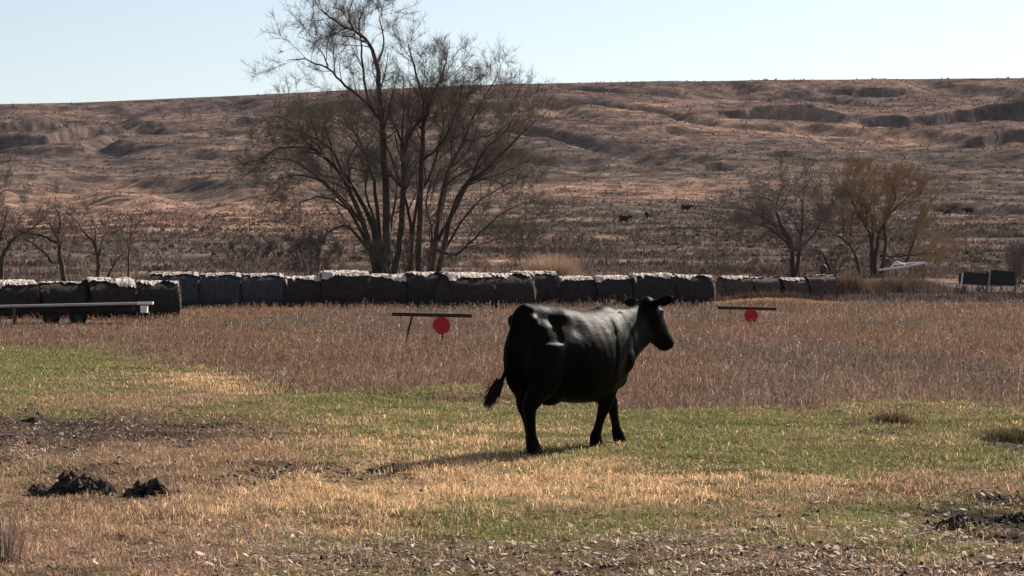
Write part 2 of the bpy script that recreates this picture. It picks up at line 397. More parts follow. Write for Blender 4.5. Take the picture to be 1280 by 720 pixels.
def lumps(X, Y, Z, r, col, flat=.6):
    n = len(X)
    oct_ = np.array([[1, 0, 0], [.5, .87, 0], [-.5, .87, 0], [-1, 0, 0], [-.5, -.87, 0], [.5, -.87, 0], [0, 0, 1], [.0, 0, -.6]])
    J = oct_[None] * rng.uniform(.55, 1.3, (n, 8, 1)) + rng.uniform(-.18, .18, (n, 8, 3))
    a = rng.uniform(0, 2 * math.pi, n); c, s = np.cos(a), np.sin(a)
    Vx = J[..., 0] * c[:, None] - J[..., 1] * s[:, None]; Vy = J[..., 0] * s[:, None] + J[..., 1] * c[:, None]
    V = np.stack([Vx, Vy, J[..., 2] * flat], -1) * r[:, None, None] + np.stack([X, Y, Z], -1)[:, None]
    t = []
    for j in range(6): t += [[j, (j + 1) % 6, 6], [(j + 1) % 6, j, 7]]
    T = (np.arange(n)[:, None, None] * 8 + np.array(t)[None]).reshape(-1, 3)
    return V.reshape(-1, 3), np.zeros((0, 4), int), T, np.repeat(col[:, None], 8, 1).reshape(-1, 3)

def build_clods():
    n = 150000; X, Y = wedge(n, 9.3, 27, 1.0); W = cover(X, Y)
    keep = (rng.uniform(0, 1, n) < W[:, 3] * 2.2) & (W[:, 4] < .5) & (fbm(X / .25, Y / .25, 141, 2) > .36)
    X, Y = X[keep], Y[keep]; n = len(X)
    r = rng.gamma(1.6, .0042, n).clip(.003, .026); col = C_SOIL[None] * rng.uniform(.5, 1.7, n)[:, None]
    V, Q, T, C = lumps(X, Y, terrain(X, Y) + r * .25, r, col)
    o = link('soil_crumbs', mesh_np('soil_crumbs', V, Q, T, C), M_CLOD); tag(o, 'dark crumbly bare soil among the grass', 'soil', kind='stuff')
    # pale dry leaf litter
    n = 110000; X, Y = wedge(n, 9.3, 27, 1.0); W = cover(X, Y)
    keep = (rng.uniform(0, 1, n) < W[:, 5] * 2.6 + .03) & (W[:, 4] < .5); X, Y = X[keep], Y[keep]; n = len(X)
    Z = terrain(X, Y) + rng.uniform(.006, .03, n)
    a = rng.uniform(0, 2 * math.pi, n); ln = rng.gamma(2.2, .0048, n).clip(.004, .032); wd = ln * rng.uniform(.25, .7, n)
    d = np.stack([np.cos(a), np.sin(a), rng.uniform(-.5, .5, n)], -1); s = np.stack([-np.sin(a), np.cos(a), rng.uniform(-.6, .6, n)], -1)
    P = np.stack([X, Y, Z], -1)
    V = np.stack([P - d * ln[:, None], P + s * wd[:, None], P + d * ln[:, None], P - s * wd[:, None]], 1).reshape(-1, 3)
    Q = np.arange(n)[:, None] * 4 + np.arange(4)[None]
    col = np.repeat((C_LIT[None] * rng.uniform(.5, 1.7, n)[:, None])[:, None], 4, 1).reshape(-1, 3)
    o = link('leaf_litter', mesh_np('leaf_litter', V, Q, None, col), M_GRASS); tag(o, 'pale scraps of dead leaves and straw lying on the soil', 'litter', kind='stuff')
build_clods()

def weeds_mesh(X, Y, H, col, nleaf=7, scale=1.0):
    n = len(X); Z = terrain(X, Y)
    ws = .0055 * (Y / 30) ** .8 * scale
    lean = rng.uniform(0, 1.0, n) ** 1.5; ld = rng.uniform(0, 2 * math.pi, n)
    parts = [blades(X, Y, Z, H, ws * rng.uniform(.8, 1.6, n), lean, ld, col * .9, 1.15)]
    for q in range(nleaf):
        t = rng.uniform(.25, 1.0, n)
        bx = X + np.cos(ld) * lean * H * t * t; by = Y + np.sin(ld) * lean * H * t * t; bz = Z + H * t * .95
        a2 = rng.uniform(0, 2 * math.pi, n); L = H * rng.uniform(.10, .30, n) * (1.15 - t * .6)
        parts.append(blades(bx, by, bz, L, ws * rng.uniform(1.1, 2.6, n), rng.uniform(.4, 1.1, n), a2, col * rng.uniform(.7, 1.45, n)[:, None], 1.1))
    return cat(parts)
def build_weeds():
    n = 88000; X, Y = wedge(n, 21, 93, 1.0, margin=3)
    W = cover(X, Y); xp = 640 + F * X / Y
    pt = fbm(X / 1.6, Y / 2.6, 151, 4)
    keep = (W[:, 4] > rng.uniform(.1, .7, n)) & (rng.uniform(0, 1, n) < .35 + 1.1 * pt)
    # no weeds inside the hay rows
    X, Y, pt = X[keep], Y[keep], pt[keep]; n = len(X)
    xp = 640 + F * X / Y
    u = rng.uniform(0, 1, n); big = fbm(X / 6, Y / 9, 155, 3)
    cr = np.array([.245, .142, .094]); ct = np.array([.33, .230, .160]); cg = np.array([.175, .138, .116]); cl = np.array([.50, .40, .32])
    grey = np.clip((.52 - big) * 5 + fade((Y - 45) / 45) * .5 + fade((35 - Y) / 10) * .15, 0, .85)
    k = np.where(u < .06, 3, np.where(u < .06 + .94 * grey, 2, np.where(u < .06 + .94 * grey + .25, 1, 0)))
    col = np.array([cr, ct, cg, cl])[k] * rng.uniform(.6, 1.35, n)[:, None]
    H = (.07 + .27 * rng.uniform(0, 1, n) ** 1.6) * (.5 + .9 * pt) * np.interp(xp, [0, 250, 500], [.6, .8, 1])
    H = H * np.where(rng.uniform(0, 1, n) < .06, 1.5, 1)
    V, Q, T, C = weeds_mesh(X, Y, H, col)
    m = 230000; X2, Y2 = wedge(m, 20, 60, 1.1, margin=3); W2 = cover(X2, Y2); kp = W2[:, 4] > rng.uniform(.02, .5, m); X2, Y2 = X2[kp], Y2[kp]; m = len(X2)
    c2 = np.array([cr, ct, cg, cg * .7, cl])[rng.choice(5, m, p=[.26, .3, .24, .14, .06])] * rng.uniform(.5, 1.3, m)[:, None] * (.55 + .9 * fbm(X2 / 1.1, Y2 / 1.6, 157, 3))[:, None]
    V, Q, T, C = cat([(V, Q, T, C), blades(X2, Y2, terrain(X2, Y2), rng.uniform(.03, .13, m), rng.uniform(.007, .014, m) * (Y2 / 28) ** .5, rng.uniform(.2, 1.3, m), rng.uniform(0, 6.28, m), c2)])
    o = link('dry_weeds', mesh_np('dry_weeds', V, Q, T, C), M_WEED)
    tag(o, 'field of dry reddish brown weeds behind the cow', 'weeds', kind='stuff')
    # sparse stalks at the seam and in the short grass
    n = 5200; X, Y = wedge(n, 9.5, 30, .6); W = cover(X, Y); xp = 640 + F * X / Y; yp = HY + F * EYE / Y
    pr = .10 + .8 * blob(xp, yp, 250, 478, 120, 18) + .7 * blob(xp, yp, 1050, 515, 300, 18) + .5 * blob(xp, yp, 60, 660, 150, 60) + .25 * blob(xp, yp, 480, 640, 200, 30)
    keep = (rng.uniform(0, 1, n) < pr) & (W[:, 4] < .7); X, Y = X[keep], Y[keep]; n = len(X)
    col = np.array([[.34, .22, .14]]) * rng.uniform(.4, 1.5, n)[:, None]
    V, Q, T, C = weeds_mesh(X, Y, rng.uniform(.07, .19, n), col, 4, .8)
    o = link('grass_stalks', mesh_np('grass_stalks', V, Q, T, C), M_WEED)
    tag(o, 'scattered pale dry stalks standing in the short grass', 'stalks', kind='stuff')
build_weeds()

def build_hill_brush():
    parts = []
    n = 190000
    d = np.interp(rng.uniform(0, 1, n), np.linspace(0, 1, 50) ** 1.25, np.linspace(106, 1000, 50)); X = rng.uniform(-.5, .5, n) * (d * .5334 * 1.06 + 12); Y = d
    cl = fbm(X / 24, Y / 9, 161, 4); xp = 640 + F * X / Y
    keep = rng.uniform(0, 1, n) < np.clip((cl - .46) * 5, .03, 1)
    X, Y = X[keep], Y[keep]
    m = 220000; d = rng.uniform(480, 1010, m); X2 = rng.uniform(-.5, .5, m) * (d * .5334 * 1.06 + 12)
    sl = (terrain(X2, d + 3) - terrain(X2, d - 3)) / 6; k2 = sl > .42 + .25 * rng.uniform(0, 1, m)  # extra dark scrub on steep banks, added to deepen their shade
    k3 = rng.uniform(0, 1, len(Y)) > .80 * fade((Y - 380) / 250) + .62 * (1 - fade((Y - 250) / 100)); X, Y = X[k3], Y[k3]
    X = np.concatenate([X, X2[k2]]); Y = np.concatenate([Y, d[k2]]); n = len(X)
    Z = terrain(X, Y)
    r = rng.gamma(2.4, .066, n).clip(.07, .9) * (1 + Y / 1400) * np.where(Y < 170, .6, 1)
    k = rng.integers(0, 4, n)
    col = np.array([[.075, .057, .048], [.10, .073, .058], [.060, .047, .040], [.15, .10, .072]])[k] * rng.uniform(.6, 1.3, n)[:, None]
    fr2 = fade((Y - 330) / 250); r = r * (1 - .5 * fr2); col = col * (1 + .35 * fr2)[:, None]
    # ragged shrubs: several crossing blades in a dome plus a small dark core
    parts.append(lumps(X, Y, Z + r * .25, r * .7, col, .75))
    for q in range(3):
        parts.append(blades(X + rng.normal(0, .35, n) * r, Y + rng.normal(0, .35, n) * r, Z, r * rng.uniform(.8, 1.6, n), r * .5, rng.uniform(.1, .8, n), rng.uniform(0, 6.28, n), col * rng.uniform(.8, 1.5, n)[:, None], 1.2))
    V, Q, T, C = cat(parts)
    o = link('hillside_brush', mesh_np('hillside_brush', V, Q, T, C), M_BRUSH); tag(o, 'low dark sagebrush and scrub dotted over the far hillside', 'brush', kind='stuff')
    n = 130000
    d = np.interp(rng.uniform(0, 1, n), np.linspace(0, 1, 50) ** .9, np.linspace(97, 1000, 50)); X = rng.uniform(-.5, .5, n) * (d * .5334 * 1.06 + 10); Y = d
    cl = fbm(X / 12, Y / 6, 165, 4); keep = rng.uniform(0, 1, n) < np.clip((cl - .36) * 4, .05, 1) * (1 - .8 * fade((Y - 330) / 250)); X, Y = X[keep], Y[keep]; n = len(X)
    xp = 640 + F * X / Y; yp = HY - (terrain(X, Y) - EYE) / Y * F
    fr_ = fade((Y - 250) / 300); col = hill_colour(X, Y, xp, yp) * (1.05 + (rng.uniform(-.35, .6, n)) * (1 - .65 * fr_))[:, None]
    parts = []
    H = rng.uniform(.18, .55, n) * (1 + Y / 700)
    for q in range(4):
        parts.append(blades(X + rng.normal(0, .12, n), Y + rng.normal(0, .12, n), terrain(X, Y), H * rng.uniform(.6, 1.1, n), .05 * Y / 120 * rng.uniform(.6, 1.4, n), rng.uniform(.1, .7, n), rng.uniform(0, 6.28, n), col * rng.uniform(.8, 1.3, n)[:, None], 1.25))
    V, Q, T, C = cat(parts)
    o = link('bunch_grass', mesh_np('bunch_grass', V, Q, T, C), M_BRUSH); tag(o, 'tan tufts of dry bunch grass on the lower slope beyond the hay', 'grass', kind='stuff')
build_hill_brush()

# ------------------------------------------------------------------ bare trees
def rand_perp(t, r):
    v = Vector((r.gauss(0, 1), r.gauss(0, 1), r.gauss(0, 1))); v -= t * v.dot(t)
    return v.normalized() if v.length > 1e-4 else Vector((1, 0, 0))
def grow(mb_thick, mb_thin, pts, rad, r, depth, dens, twig_len, up=.25, spread=.9, thin_at=.035, rmin=.006, sink=None):
    """pts: limb polyline with radii; adds it and its side branches; sink collects where fine twigs sprout"""
    P = [Vector(p) for p in pts]
    L = sum((P[i + 1] - P[i]).length for i in range(len(P) - 1))
    (mb_thick if rad[0] > thin_at else mb_thin).tube(P, rad, 7 if rad[0] > .12 else (5 if rad[0] > .05 else 3))
    if sink is not None and depth < 3:
        m = max(1, int(L * 3.2))
        for k in range(m):
            s = (r.uniform(.15, 1.0)) * (len(P) - 1); i = min(int(s), len(P) - 2)
            sink.append((*P[i].lerp(P[i + 1], s - i), *(P[i + 1] - P[i]).normalized()))
    if depth <= 1: return
    nb = max(2, int(L * dens * (1.0 if depth > 2 else 1.5)))
    for k in range(nb):
        t = r.uniform(.18, 1.0) ** .75; s = t * (len(P) - 1); i = min(int(s), len(P) - 2); f = s - i
        p = P[i].lerp(P[i + 1], f); rr = rad[i] * (1 - f) + rad[i + 1] * f
        d = (P[i + 1] - P[i]).normalized()
        nd = (d * r.uniform(.5, 1.1) + rand_perp(d, r) * spread * r.uniform(.5, 1.1) + Vector((0, 0, up * r.uniform(0, 2)))).normalized()
        bl = (twig_len * (.55 ** (3 - min(depth, 3)))) * r.uniform(.45, 1.2) * (1.2 - .55 * t)
        br = max(min(rr * r.uniform(.4, .62), bl * .022), rmin * 1.3)
        ns = 4 if bl > .8 else 3; q = [p]; dd = nd
        for j in range(ns):
            dd = (dd + Vector((r.gauss(0, .20), r.gauss(0, .20), r.gauss(0, .15) + up * .2))).normalized(); q.append(q[-1] + dd * bl / ns)
        grow(mb_thick, mb_thin, q, [max(br * (1 - .7 * j / ns), rmin) for j in range(ns + 1)], r, depth - 1, dens * 1.3, twig_len, up, spread, thin_at, rmin, sink)
def twig_mesh(sink, seed, per, ln, rad, up):
    """fine twigs: thin bent three-sided spikes, two generations, grown from the sprout points"""
    g = np.random.default_rng(seed); A = np.array(sink); out_v = []; out_t = []; b = 0
    P = np.repeat(A[:, :3], per, 0); D = np.repeat(A[:, 3:], per, 0)
    for gen in range(2):
        n = len(P)
        if gen == 0: k = ln
        else: k = ln * .55
        D = D * g.uniform(.3, 1.1, (n, 1)) + g.normal(0, .55, (n, 3)) + np.array([0, 0, up]); D /= np.linalg.norm(D, axis=1, keepdims=True)
        L = k * g.uniform(.4, 1.3, n)[:, None]; rr = rad * (1 if gen == 0 else .75) * g.uniform(.7, 1.3, n)[:, None]
        s1 = np.cross(D, g.normal(0, 1, (n, 3))); s1 /= np.linalg.norm(s1, axis=1, keepdims=True); s2 = np.cross(D, s1)
        M = P + D * L * .5 + g.normal(0, .05, (n, 3)) * L; T = P + D * L + np.array([0, 0, up]) * L * .25 + g.normal(0, .08, (n, 3)) * L
        c = [(1, 0), (-.5, .87), (-.5, -.87)]
        V = np.stack([P + (s1 * x + s2 * y) * rr for x, y in c] + [M + (s1 * x + s2 * y) * rr * .7 for x, y in c] + [T], 1).reshape(-1, 3)
        F3 = []
        for j in range(3):
            q = (j + 1) % 3; F3 += [[j, q, 3 + q], [j, 3 + q, 3 + j], [3 + j, 3 + q, 6]]
        out_v.append(V); out_t.append((np.arange(n)[:, None, None] * 7 + np.array(F3)[None]).reshape(-1, 3) + b); b += len(V)
        u = g.uniform(.2, .9, (n * 2, 1)); P2 = np.repeat(P, 2, 0); T2 = np.repeat(T, 2, 0); P = P2 * (1 - u) + T2 * u; D = np.repeat(D, 2, 0)
    return np.concatenate(out_v), np.concatenate(out_t)
def smooth_path(P, r, wob, sub=4):
    out = []
    for i in range(len(P) - 1):
        a = P[max(i - 1, 0)]; b = P[i]; c = P[i + 1]; d = P[min(i + 2, len(P) - 1)]
        for j in range(sub):
            t = j / sub
            out.append(.5 * ((2 * b) + (c - a) * t + (2 * a - 5 * b + 4 * c - d) * t * t + (3 * b - a - 3 * c + d) * t ** 3)
                       + Vector((r.gauss(0, wob), r.gauss(0, wob), r.gauss(0, wob))) * (1 if out else 0))
    out.append(P[-1]); return out
def limbs_tree(name, limbs, dist, seed, label, catg='tree', dens=.75, twig=2.6, depth=3, mb_mat=None, tw_mat=None, wob=.03, up=.25, rscale=1.0, group=None, base=None, rmin=.010, per=5, tln=.62, trad=.0095):
    """limbs: (list of photo points, base radius, depth offset at the tip)"""
    r = random.Random(seed); bx, by = base; b = px(bx, by, dist)
    gz = tz(b.x, b.y) - .1
    root = empty(name, (b.x, b.y, gz)); org = Vector((b.x, b.y, gz))
    A = MB(); B = MB(); sink = []
    for pts, r0, dd in limbs:
        n = len(pts); P = []
        for i, (x, y) in enumerate(pts):
            dz = dd * (i / (n - 1)) ** 1.2
            P.append(px(x, y, dist + dz))
        if pts[0][1] >= by - 3: P[0].z = gz - .2
        P = [p - org for p in P]
        Q = smooth_path(P, r, wob); m = len(Q)
        rad = [max(r0 * rscale * (1 - .86 * (i / (m - 1)) ** .85), .015) for i in range(m)]
        grow(A, B, Q, rad, r, depth, dens, twig, up, rmin=rmin, sink=sink)
    A.build('trunk', mb_mat or M_BARK, root, True)
    V, T = twig_mesh(sink, seed, per, tln, trad, up)
    nb_ = len(B.v); V = np.concatenate([np.array([tuple(v) for v in B.v]).reshape(-1, 3), V]); T = T + nb_
    tri = [f for f in B.f if len(f) == 3]; qd = [f for f in B.f if len(f) == 4]
    for f in B.f:
        if len(f) > 4: tri += [(f[0], f[i], f[i + 1]) for i in range(1, len(f) - 1)]
    link('crown', mesh_np('crown', V, np.array(qd) if qd else None, np.concatenate([np.array(tri).reshape(-1, 3), T]).astype(int)), tw_mat or M_TWIG, root)
    tag(root, label, catg, group); return root
def Zc(L): return [(260 + x / 2, y / 2) for x, y in L]       # coordinates read off an enlarged crop
big = [
    (Zc([(425, 672), (400, 590), (350, 470), (300, 400), (250, 370), (180, 372), (130, 400)]), .24, -3),
    (Zc([(400, 592), (375, 545), (330, 510), (280, 490), (230, 510), (196, 530)]), .13, -4),
    (Zc([(432, 672), (412, 570), (370, 480), (335, 425), (305, 370), (240, 335), (170, 318)]), .24, 3),
    (Zc([(355, 455), (350, 400), (375, 350), (365, 300), (330, 250)]), .12, 1),
    (Zc([(300, 400), (270, 360), (200, 300), (150, 290)]), .10, 4),
    (Zc([(442, 672), (425, 520), (400, 400), (365, 330), (300, 290)]), .20, 4),
    (Zc([(450, 672), (446, 520), (440, 380), (432, 260), (420, 160), (395, 100), (330, 60), (285, 28)]), .33, -1),
    (Zc([(432, 300), (400, 260), (345, 215), (300, 170), (240, 150), (198, 152)]), .15, -3),
    (Zc([(405, 270), (392, 200), (385, 120), (380, 50), (400, 5)]), .13, 2),
    (Zc([(420, 165), (440, 110), (430, 50), (440, 10)]), .09, 1),
    (Zc([(300, 170), (285, 130), (250, 105), (225, 90)]), .06, 0),
    (Zc([(460, 672), (480, 600), (490, 450), (498, 350), (540, 280), (520, 190), (500, 110)]), .27, -2),
    (Zc([(488, 470), (486, 350), (490, 250), (486, 190)]), .15, 3),
    (Zc([(505, 672), (508, 560), (465, 410), (430, 330), (400, 290)]), .18, 4),
    (Zc([(525, 672), (530, 540), (535, 400), (540, 300), (568, 225), (592, 170), (600, 130)]), .25, 1),
    (Zc([(538, 400), (590, 350), (625, 270), (640, 190)]), .13, -3),
    (Zc([(555, 672), (575, 540), (600, 430), (640, 350), (680, 262), (722, 195)]), .22, 2),
    (Zc([(565, 672), (620, 500), (700, 420), (770, 350), (822, 300)]), .21, -3),
    (Zc([(560, 672), (578, 560), (610, 400), (612, 300), (660, 240)]), .16, 4),
    (Zc([(640, 470), (700, 448), (745, 470), (765, 500)]), .08, 3),
    (Zc([(560, 620), (620, 636), (680, 580), (745, 528), (820, 500)]), .13, -4),
    (Zc([(400, 625), (345, 565), (292, 590), (258, 640)]), .13, -4),
    (Zc([(640, 350), (700, 340), (760, 300), (800, 260)]), .08, 4),
    (Zc([(680, 580), (720, 600), (726, 640)]), .05, 0),
    (Zc([(415, 665), (385, 560), (320, 480), (250, 440), (190, 445), (150, 470)]), .15, 3),
    (Zc([(410, 640), (350, 520), (270, 440), (200, 400), (120, 395)]), .14, -2),
    (Zc([(580, 650), (650, 530), (720, 475), (790, 440)]), .12, 3),
    (Zc([(575, 600), (640, 480), (690, 380), (740, 330), (770, 285)]), .14, -3),
    (Zc([(500, 672), (520, 520), (560, 420), (590, 300), (565, 210)]), .17, 3),
    (Zc([(450, 672), (430, 600), (395, 480), (400, 400), (350, 340)]), .15, -2),
    (Zc([(540, 672), (560, 600), (545, 500), (570, 420)]), .14, -2),
    (Zc([(470, 672), (455, 590), (470, 500), (475, 380)]), .17, 2),
]
limbs_tree('bare_tree', big, 122, 5, 'tallest tree in view, bare and many-stemmed, behind the hay bales', dens=1.2, twig=3.4, per=4, tln=.7, trad=.0068, base=(502, 337), up=.15, rscale=.92)
def Zr(L): return [(860 + x / 3, 180 + y / 3) for x, y in L]
yel = [(Zr([(690, 470), (690, 390), (680, 330), (640, 270), (610, 200), (590, 150)]), .22, -2),
       (Zr([(700, 470), (705, 400), (720, 330), (760, 260), (800, 220), (850, 170)]), .22, 2),
       (Zr([(650, 470), (620, 400), (560, 345), (520, 340)]), .16, -3),
       (Zr([(690, 390), (690, 280), (660, 210), (640, 160)]), .15, 3),
       (Zr([(720, 470), (740, 380), (740, 280), (780, 200), (760, 140)]), .17, -2),
       (Zr([(815, 450), (840, 380), (860, 290), (890, 215)]), .14, 1),
       (Zr([(640, 300), (600, 290), (550, 240), (540, 180)]), .10, 2),
       (Zr([(720, 420), (820, 420), (900, 410), (950, 400)]), .10, -2)]
limbs_tree('bare_tree', yel, 146, 9, 'wide bare tree with yellowish twigs above the white poles', dens=1.5, twig=3.3, per=4, tw_mat=M_TWIGY, base=(1092, 337), rscale=.9)
gry = [(Zr([(395, 480), (390, 400), (370, 330), (300, 290), (240, 250), (170, 235)]), .22, -2),
       (Zr([(395, 400), (350, 310), (320, 230), (290, 200), (220, 200), (180, 225)]), .16, 2),
       (Zr([(400, 470), (420, 380), (430, 280), (420, 200), (330, 150)]), .17, 3),
       (Zr([(545, 470), (510, 420), (450, 395), (400, 400)]), .12, -1),
       (Zr([(390, 400), (330, 330), (250, 300), (200, 310)]), .12, -3),
       (Zr([(400, 400), (480, 330), (500, 250), (470, 200)]), .12, 2)]
limbs_tree('bare_tree', gry, 140, 12, 'crooked grey bare tree with drooping limbs, left of the yellowish tree', dens=1.5, twig=3.0, per=4, tw_mat=M_TWIGG, base=(990, 338), up=.1, rscale=.9)
def Zl(L): return [(x * .3056, 200 + y * .3056) for x, y in L]
limbs_tree('bare_tree', [(Zl([(5, 480), (10, 400), (60, 320), (110, 290), (160, 260)]), .17, -1), (Zl([(-10, 420), (0, 300), (-30, 200), (20, 120)]), .15, 2), (Zl([(0, 330), (20, 250), (30, 180)]), .1, 0), (Zl([(60, 320), (70, 260), (110, 200)]), .08, 1)],
           128, 21, 'bare tree cut off by the left edge of the view', base=(2, 345), dens=1.1, twig=2.4, rscale=1.25, tw_mat=M_TWIGG)
limbs_tree('bare_tree', [(Zl([(265, 480), (250, 400), (235, 320), (200, 260), (180, 230)]), .17, 1), (Zl([(235, 340), (180, 310), (110, 300), (85, 290)]), .10, -2), (Zl([(240, 300), (245, 230), (215, 180)]), .09, 1), (Zl([(215, 420), (160, 360), (100, 320)]), .1, -1)],
           128, 22, 'crooked bare tree with a forked top, second from the left edge', base=(80, 346), dens=1.1, twig=2.2, rscale=1.25, tw_mat=M_TWIGG)
limbs_tree('bare_tree', [(Zl([(400, 480), (400, 400), (380, 330), (340, 290), (310, 240)]), .14, 1), (Zl([(410, 470), (470, 420), (510, 370)]), .09, -1), (Zl([(385, 350), (390, 280), (370, 230)]), .08, 2), (Zl([(400, 400), (420, 330), (440, 280)]), .07, 0)],
           128, 23, 'small bare tree with a low branch leaning right, above the nearer bale row', base=(122, 346), dens=1.1, twig=2.2, rscale=1.25, tw_mat=M_TWIG)
limbs_tree('bare_tree', [(Zl([(517, 480), (528, 400), (533, 300), (540, 220)]), .10, 1), (Zl([(533, 320), (560, 270), (600, 240)]), .06, 1), (Zl([(530, 350), (500, 300), (490, 260)]), .04, -1)],
           130, 24, 'slim upright bare sapling right of the small leaning tree', base=(158, 346), dens=.8, twig=1.3, tw_mat=M_TWIG)
def shrub(cx, base_y, wpx, hpx, dist, seed, label, m, n=12, dens=1.6, tw=1.1, r0=.035, name='bare_shrub', depth=2, rmin=.010):
    r = random.Random(seed); L = []
    for i in range(n):
        a = (i + .5) / n * 2 - 1 + r.uniform(-.1, .1)
        x1 = cx + a * wpx / 2; y1 = base_y - hpx * (1 - .55 * a * a) * r.uniform(.65, 1.05)
        x0 = cx + a * wpx * .12
        L.append(([(x0, base_y), ((x0 * .5 + x1 * .5), base_y * .5 + y1 * .5 + r.uniform(-2, 2)), (x1, y1)], r0 * r.uniform(.7, 1.3), r.uniform(-2, 2)))
    limbs_tree(name, L, dist, seed, label, 'shrub', dens=dens, twig=tw, depth=depth, tln=.4, mb_mat=m, tw_mat=m, base=(cx, base_y), wob=.03, rmin=rmin)
shrub(310, 340, 95, 42, 118, 31, 'grey bare shrub with fanned stems left of the tallest tree', M_TWIGG, 14)
shrub(388, 340, 90, 52, 116, 32, 'dark tangled shrub against the left foot of the tallest tree', M_TWIG, 16, 2.0)
shrub(505, 340, 130, 46, 120, 41, 'dense brushy undergrowth around the foot of the tallest tree', M_TWIG, 18, 2.2)
shrub(722, 334, 62, 55, 150, 33, 'bare shrub with V-shaped stems right of the tallest tree', M_TWIGG, 12, 1.6)
shrub(655, 338, 60, 62, 125, 37, 'thin twiggy bush at the right side of the tallest tree', M_TWIG, 9, 1.4, 1.4)
shrub(1035, 342, 60, 36, 143, 38, 'brushy undergrowth between the grey tree and the yellowish tree', M_TWIG, 12, 1.8)
shrub(1150, 338, 50, 34, 148, 39, 'yellowish brush right of the white poles', M_TWIGY, 12, 1.8)
shrub(1272, 338, 34, 30, 130, 35, 'dark tangled bush at the right edge of the view', M_TWIGG, 14, 3.0, .9, .05)
shrub(900, 336, 60, 34, 150, 36, 'faint grey bush left of the crooked grey tree', M_TWIGG, 9, 1.4)

def tuft(name, cx, by, wpx, hpx, dist, n, cols, label, catg, seed, wid=.02):
    r = np.random.default_rng(seed); c = px(cx, by, dist); gz = tz(c.x, c.y); W_ = wpx / F * dist; H_ = hpx / F * dist
    X = r.normal(0, .24, n) * W_; Y = r.normal(0, .2, n) * min(W_, 5)
    if wpx > 145: X = r.uniform(-.5, .5, n) * W_; Y = r.normal(0, .3, n)
    d = np.clip(1 - (np.hypot(X, Y) / (W_ * .55)) ** 2, .15 if wpx < 145 else .6, 1)
    h = H_ * d * r.uniform(.5, 1.05, n); col = np.array(cols)[r.integers(0, len(cols), n)] * r.uniform(.7, 1.25, n)[:, None]
    Z = terrain(X + c.x, Y + c.y) - gz
    V, Q, T, C = blades(X, Y, Z, h, r.uniform(.6, 1.5, n) * wid, r.uniform(.05, .7, n), np.arctan2(Y, X) + r.normal(0, .6, n), col)
    o = link(name, mesh_np(name, V, Q, T, C), M_BRUSH); o.location = (c.x, c.y, gz); tag(o, label, catg); return o
tuft('grass_clump', 690, 342, 84, 62, 110, 4500, [(.40, .29, .21), (.33, .23, .16)], 'big pale tan clump of tall grass behind the middle of the hay row', 'grass clump', 3, .03)
tuft('grass_clump', 1115, 534, 70, 17, 21.5, 1300, [(.18, .11, .075), (.34, .23, .14), (.10, .08, .045)], 'dark brown low tussock right of the cow near the weed edge', 'grass clump', 4, .007)
tuft('grass_clump', 1268, 556, 84, 19, 19.4, 1400, [(.13, .12, .05), (.26, .20, .10), (.08, .07, .04)], 'dark low tussock at the right edge of the pasture', 'grass clump', 5, .007)
tuft('weed_clump', 6, 700, 46, 100, 11.2, 110, [(.26, .19, .165), (.17, .125, .11), (.38, .28, .21)], 'thin grey upright weed stems at the lower left edge', 'weeds', 6, .006)
tuft('weed_clump', 1062, 378, 60, 30, 118, 1800, [(.16, .11, .08), (.10, .07, .055), (.26, .17, .12)], 'brown brush heap at the right end of the brown bale row', 'brush', 7, .03)
tuft('weed_clump', 1128, 366, 130, 22, 120, 3600, [(.13, .09, .07), (.17, .12, .085)], 'long low brown brush mound under the white poles', 'brush', 8, .03)

tuft('weed_clump', 965, 374, 150, 19, 96, 1500, [(.10, .065, .05), (.17, .11, .08), (.06, .045, .04)], 'strip of tall brown weeds along the front of the brown bales', 'weeds', 9, .04)
tuft('grass_clump', 965, 384, 170, 12, 88, 5200, [(.46, .31, .20), (.38, .25, .16)], 'pale straw coloured grass strip between brown bales and right target', 'grass clump', 10, .03)
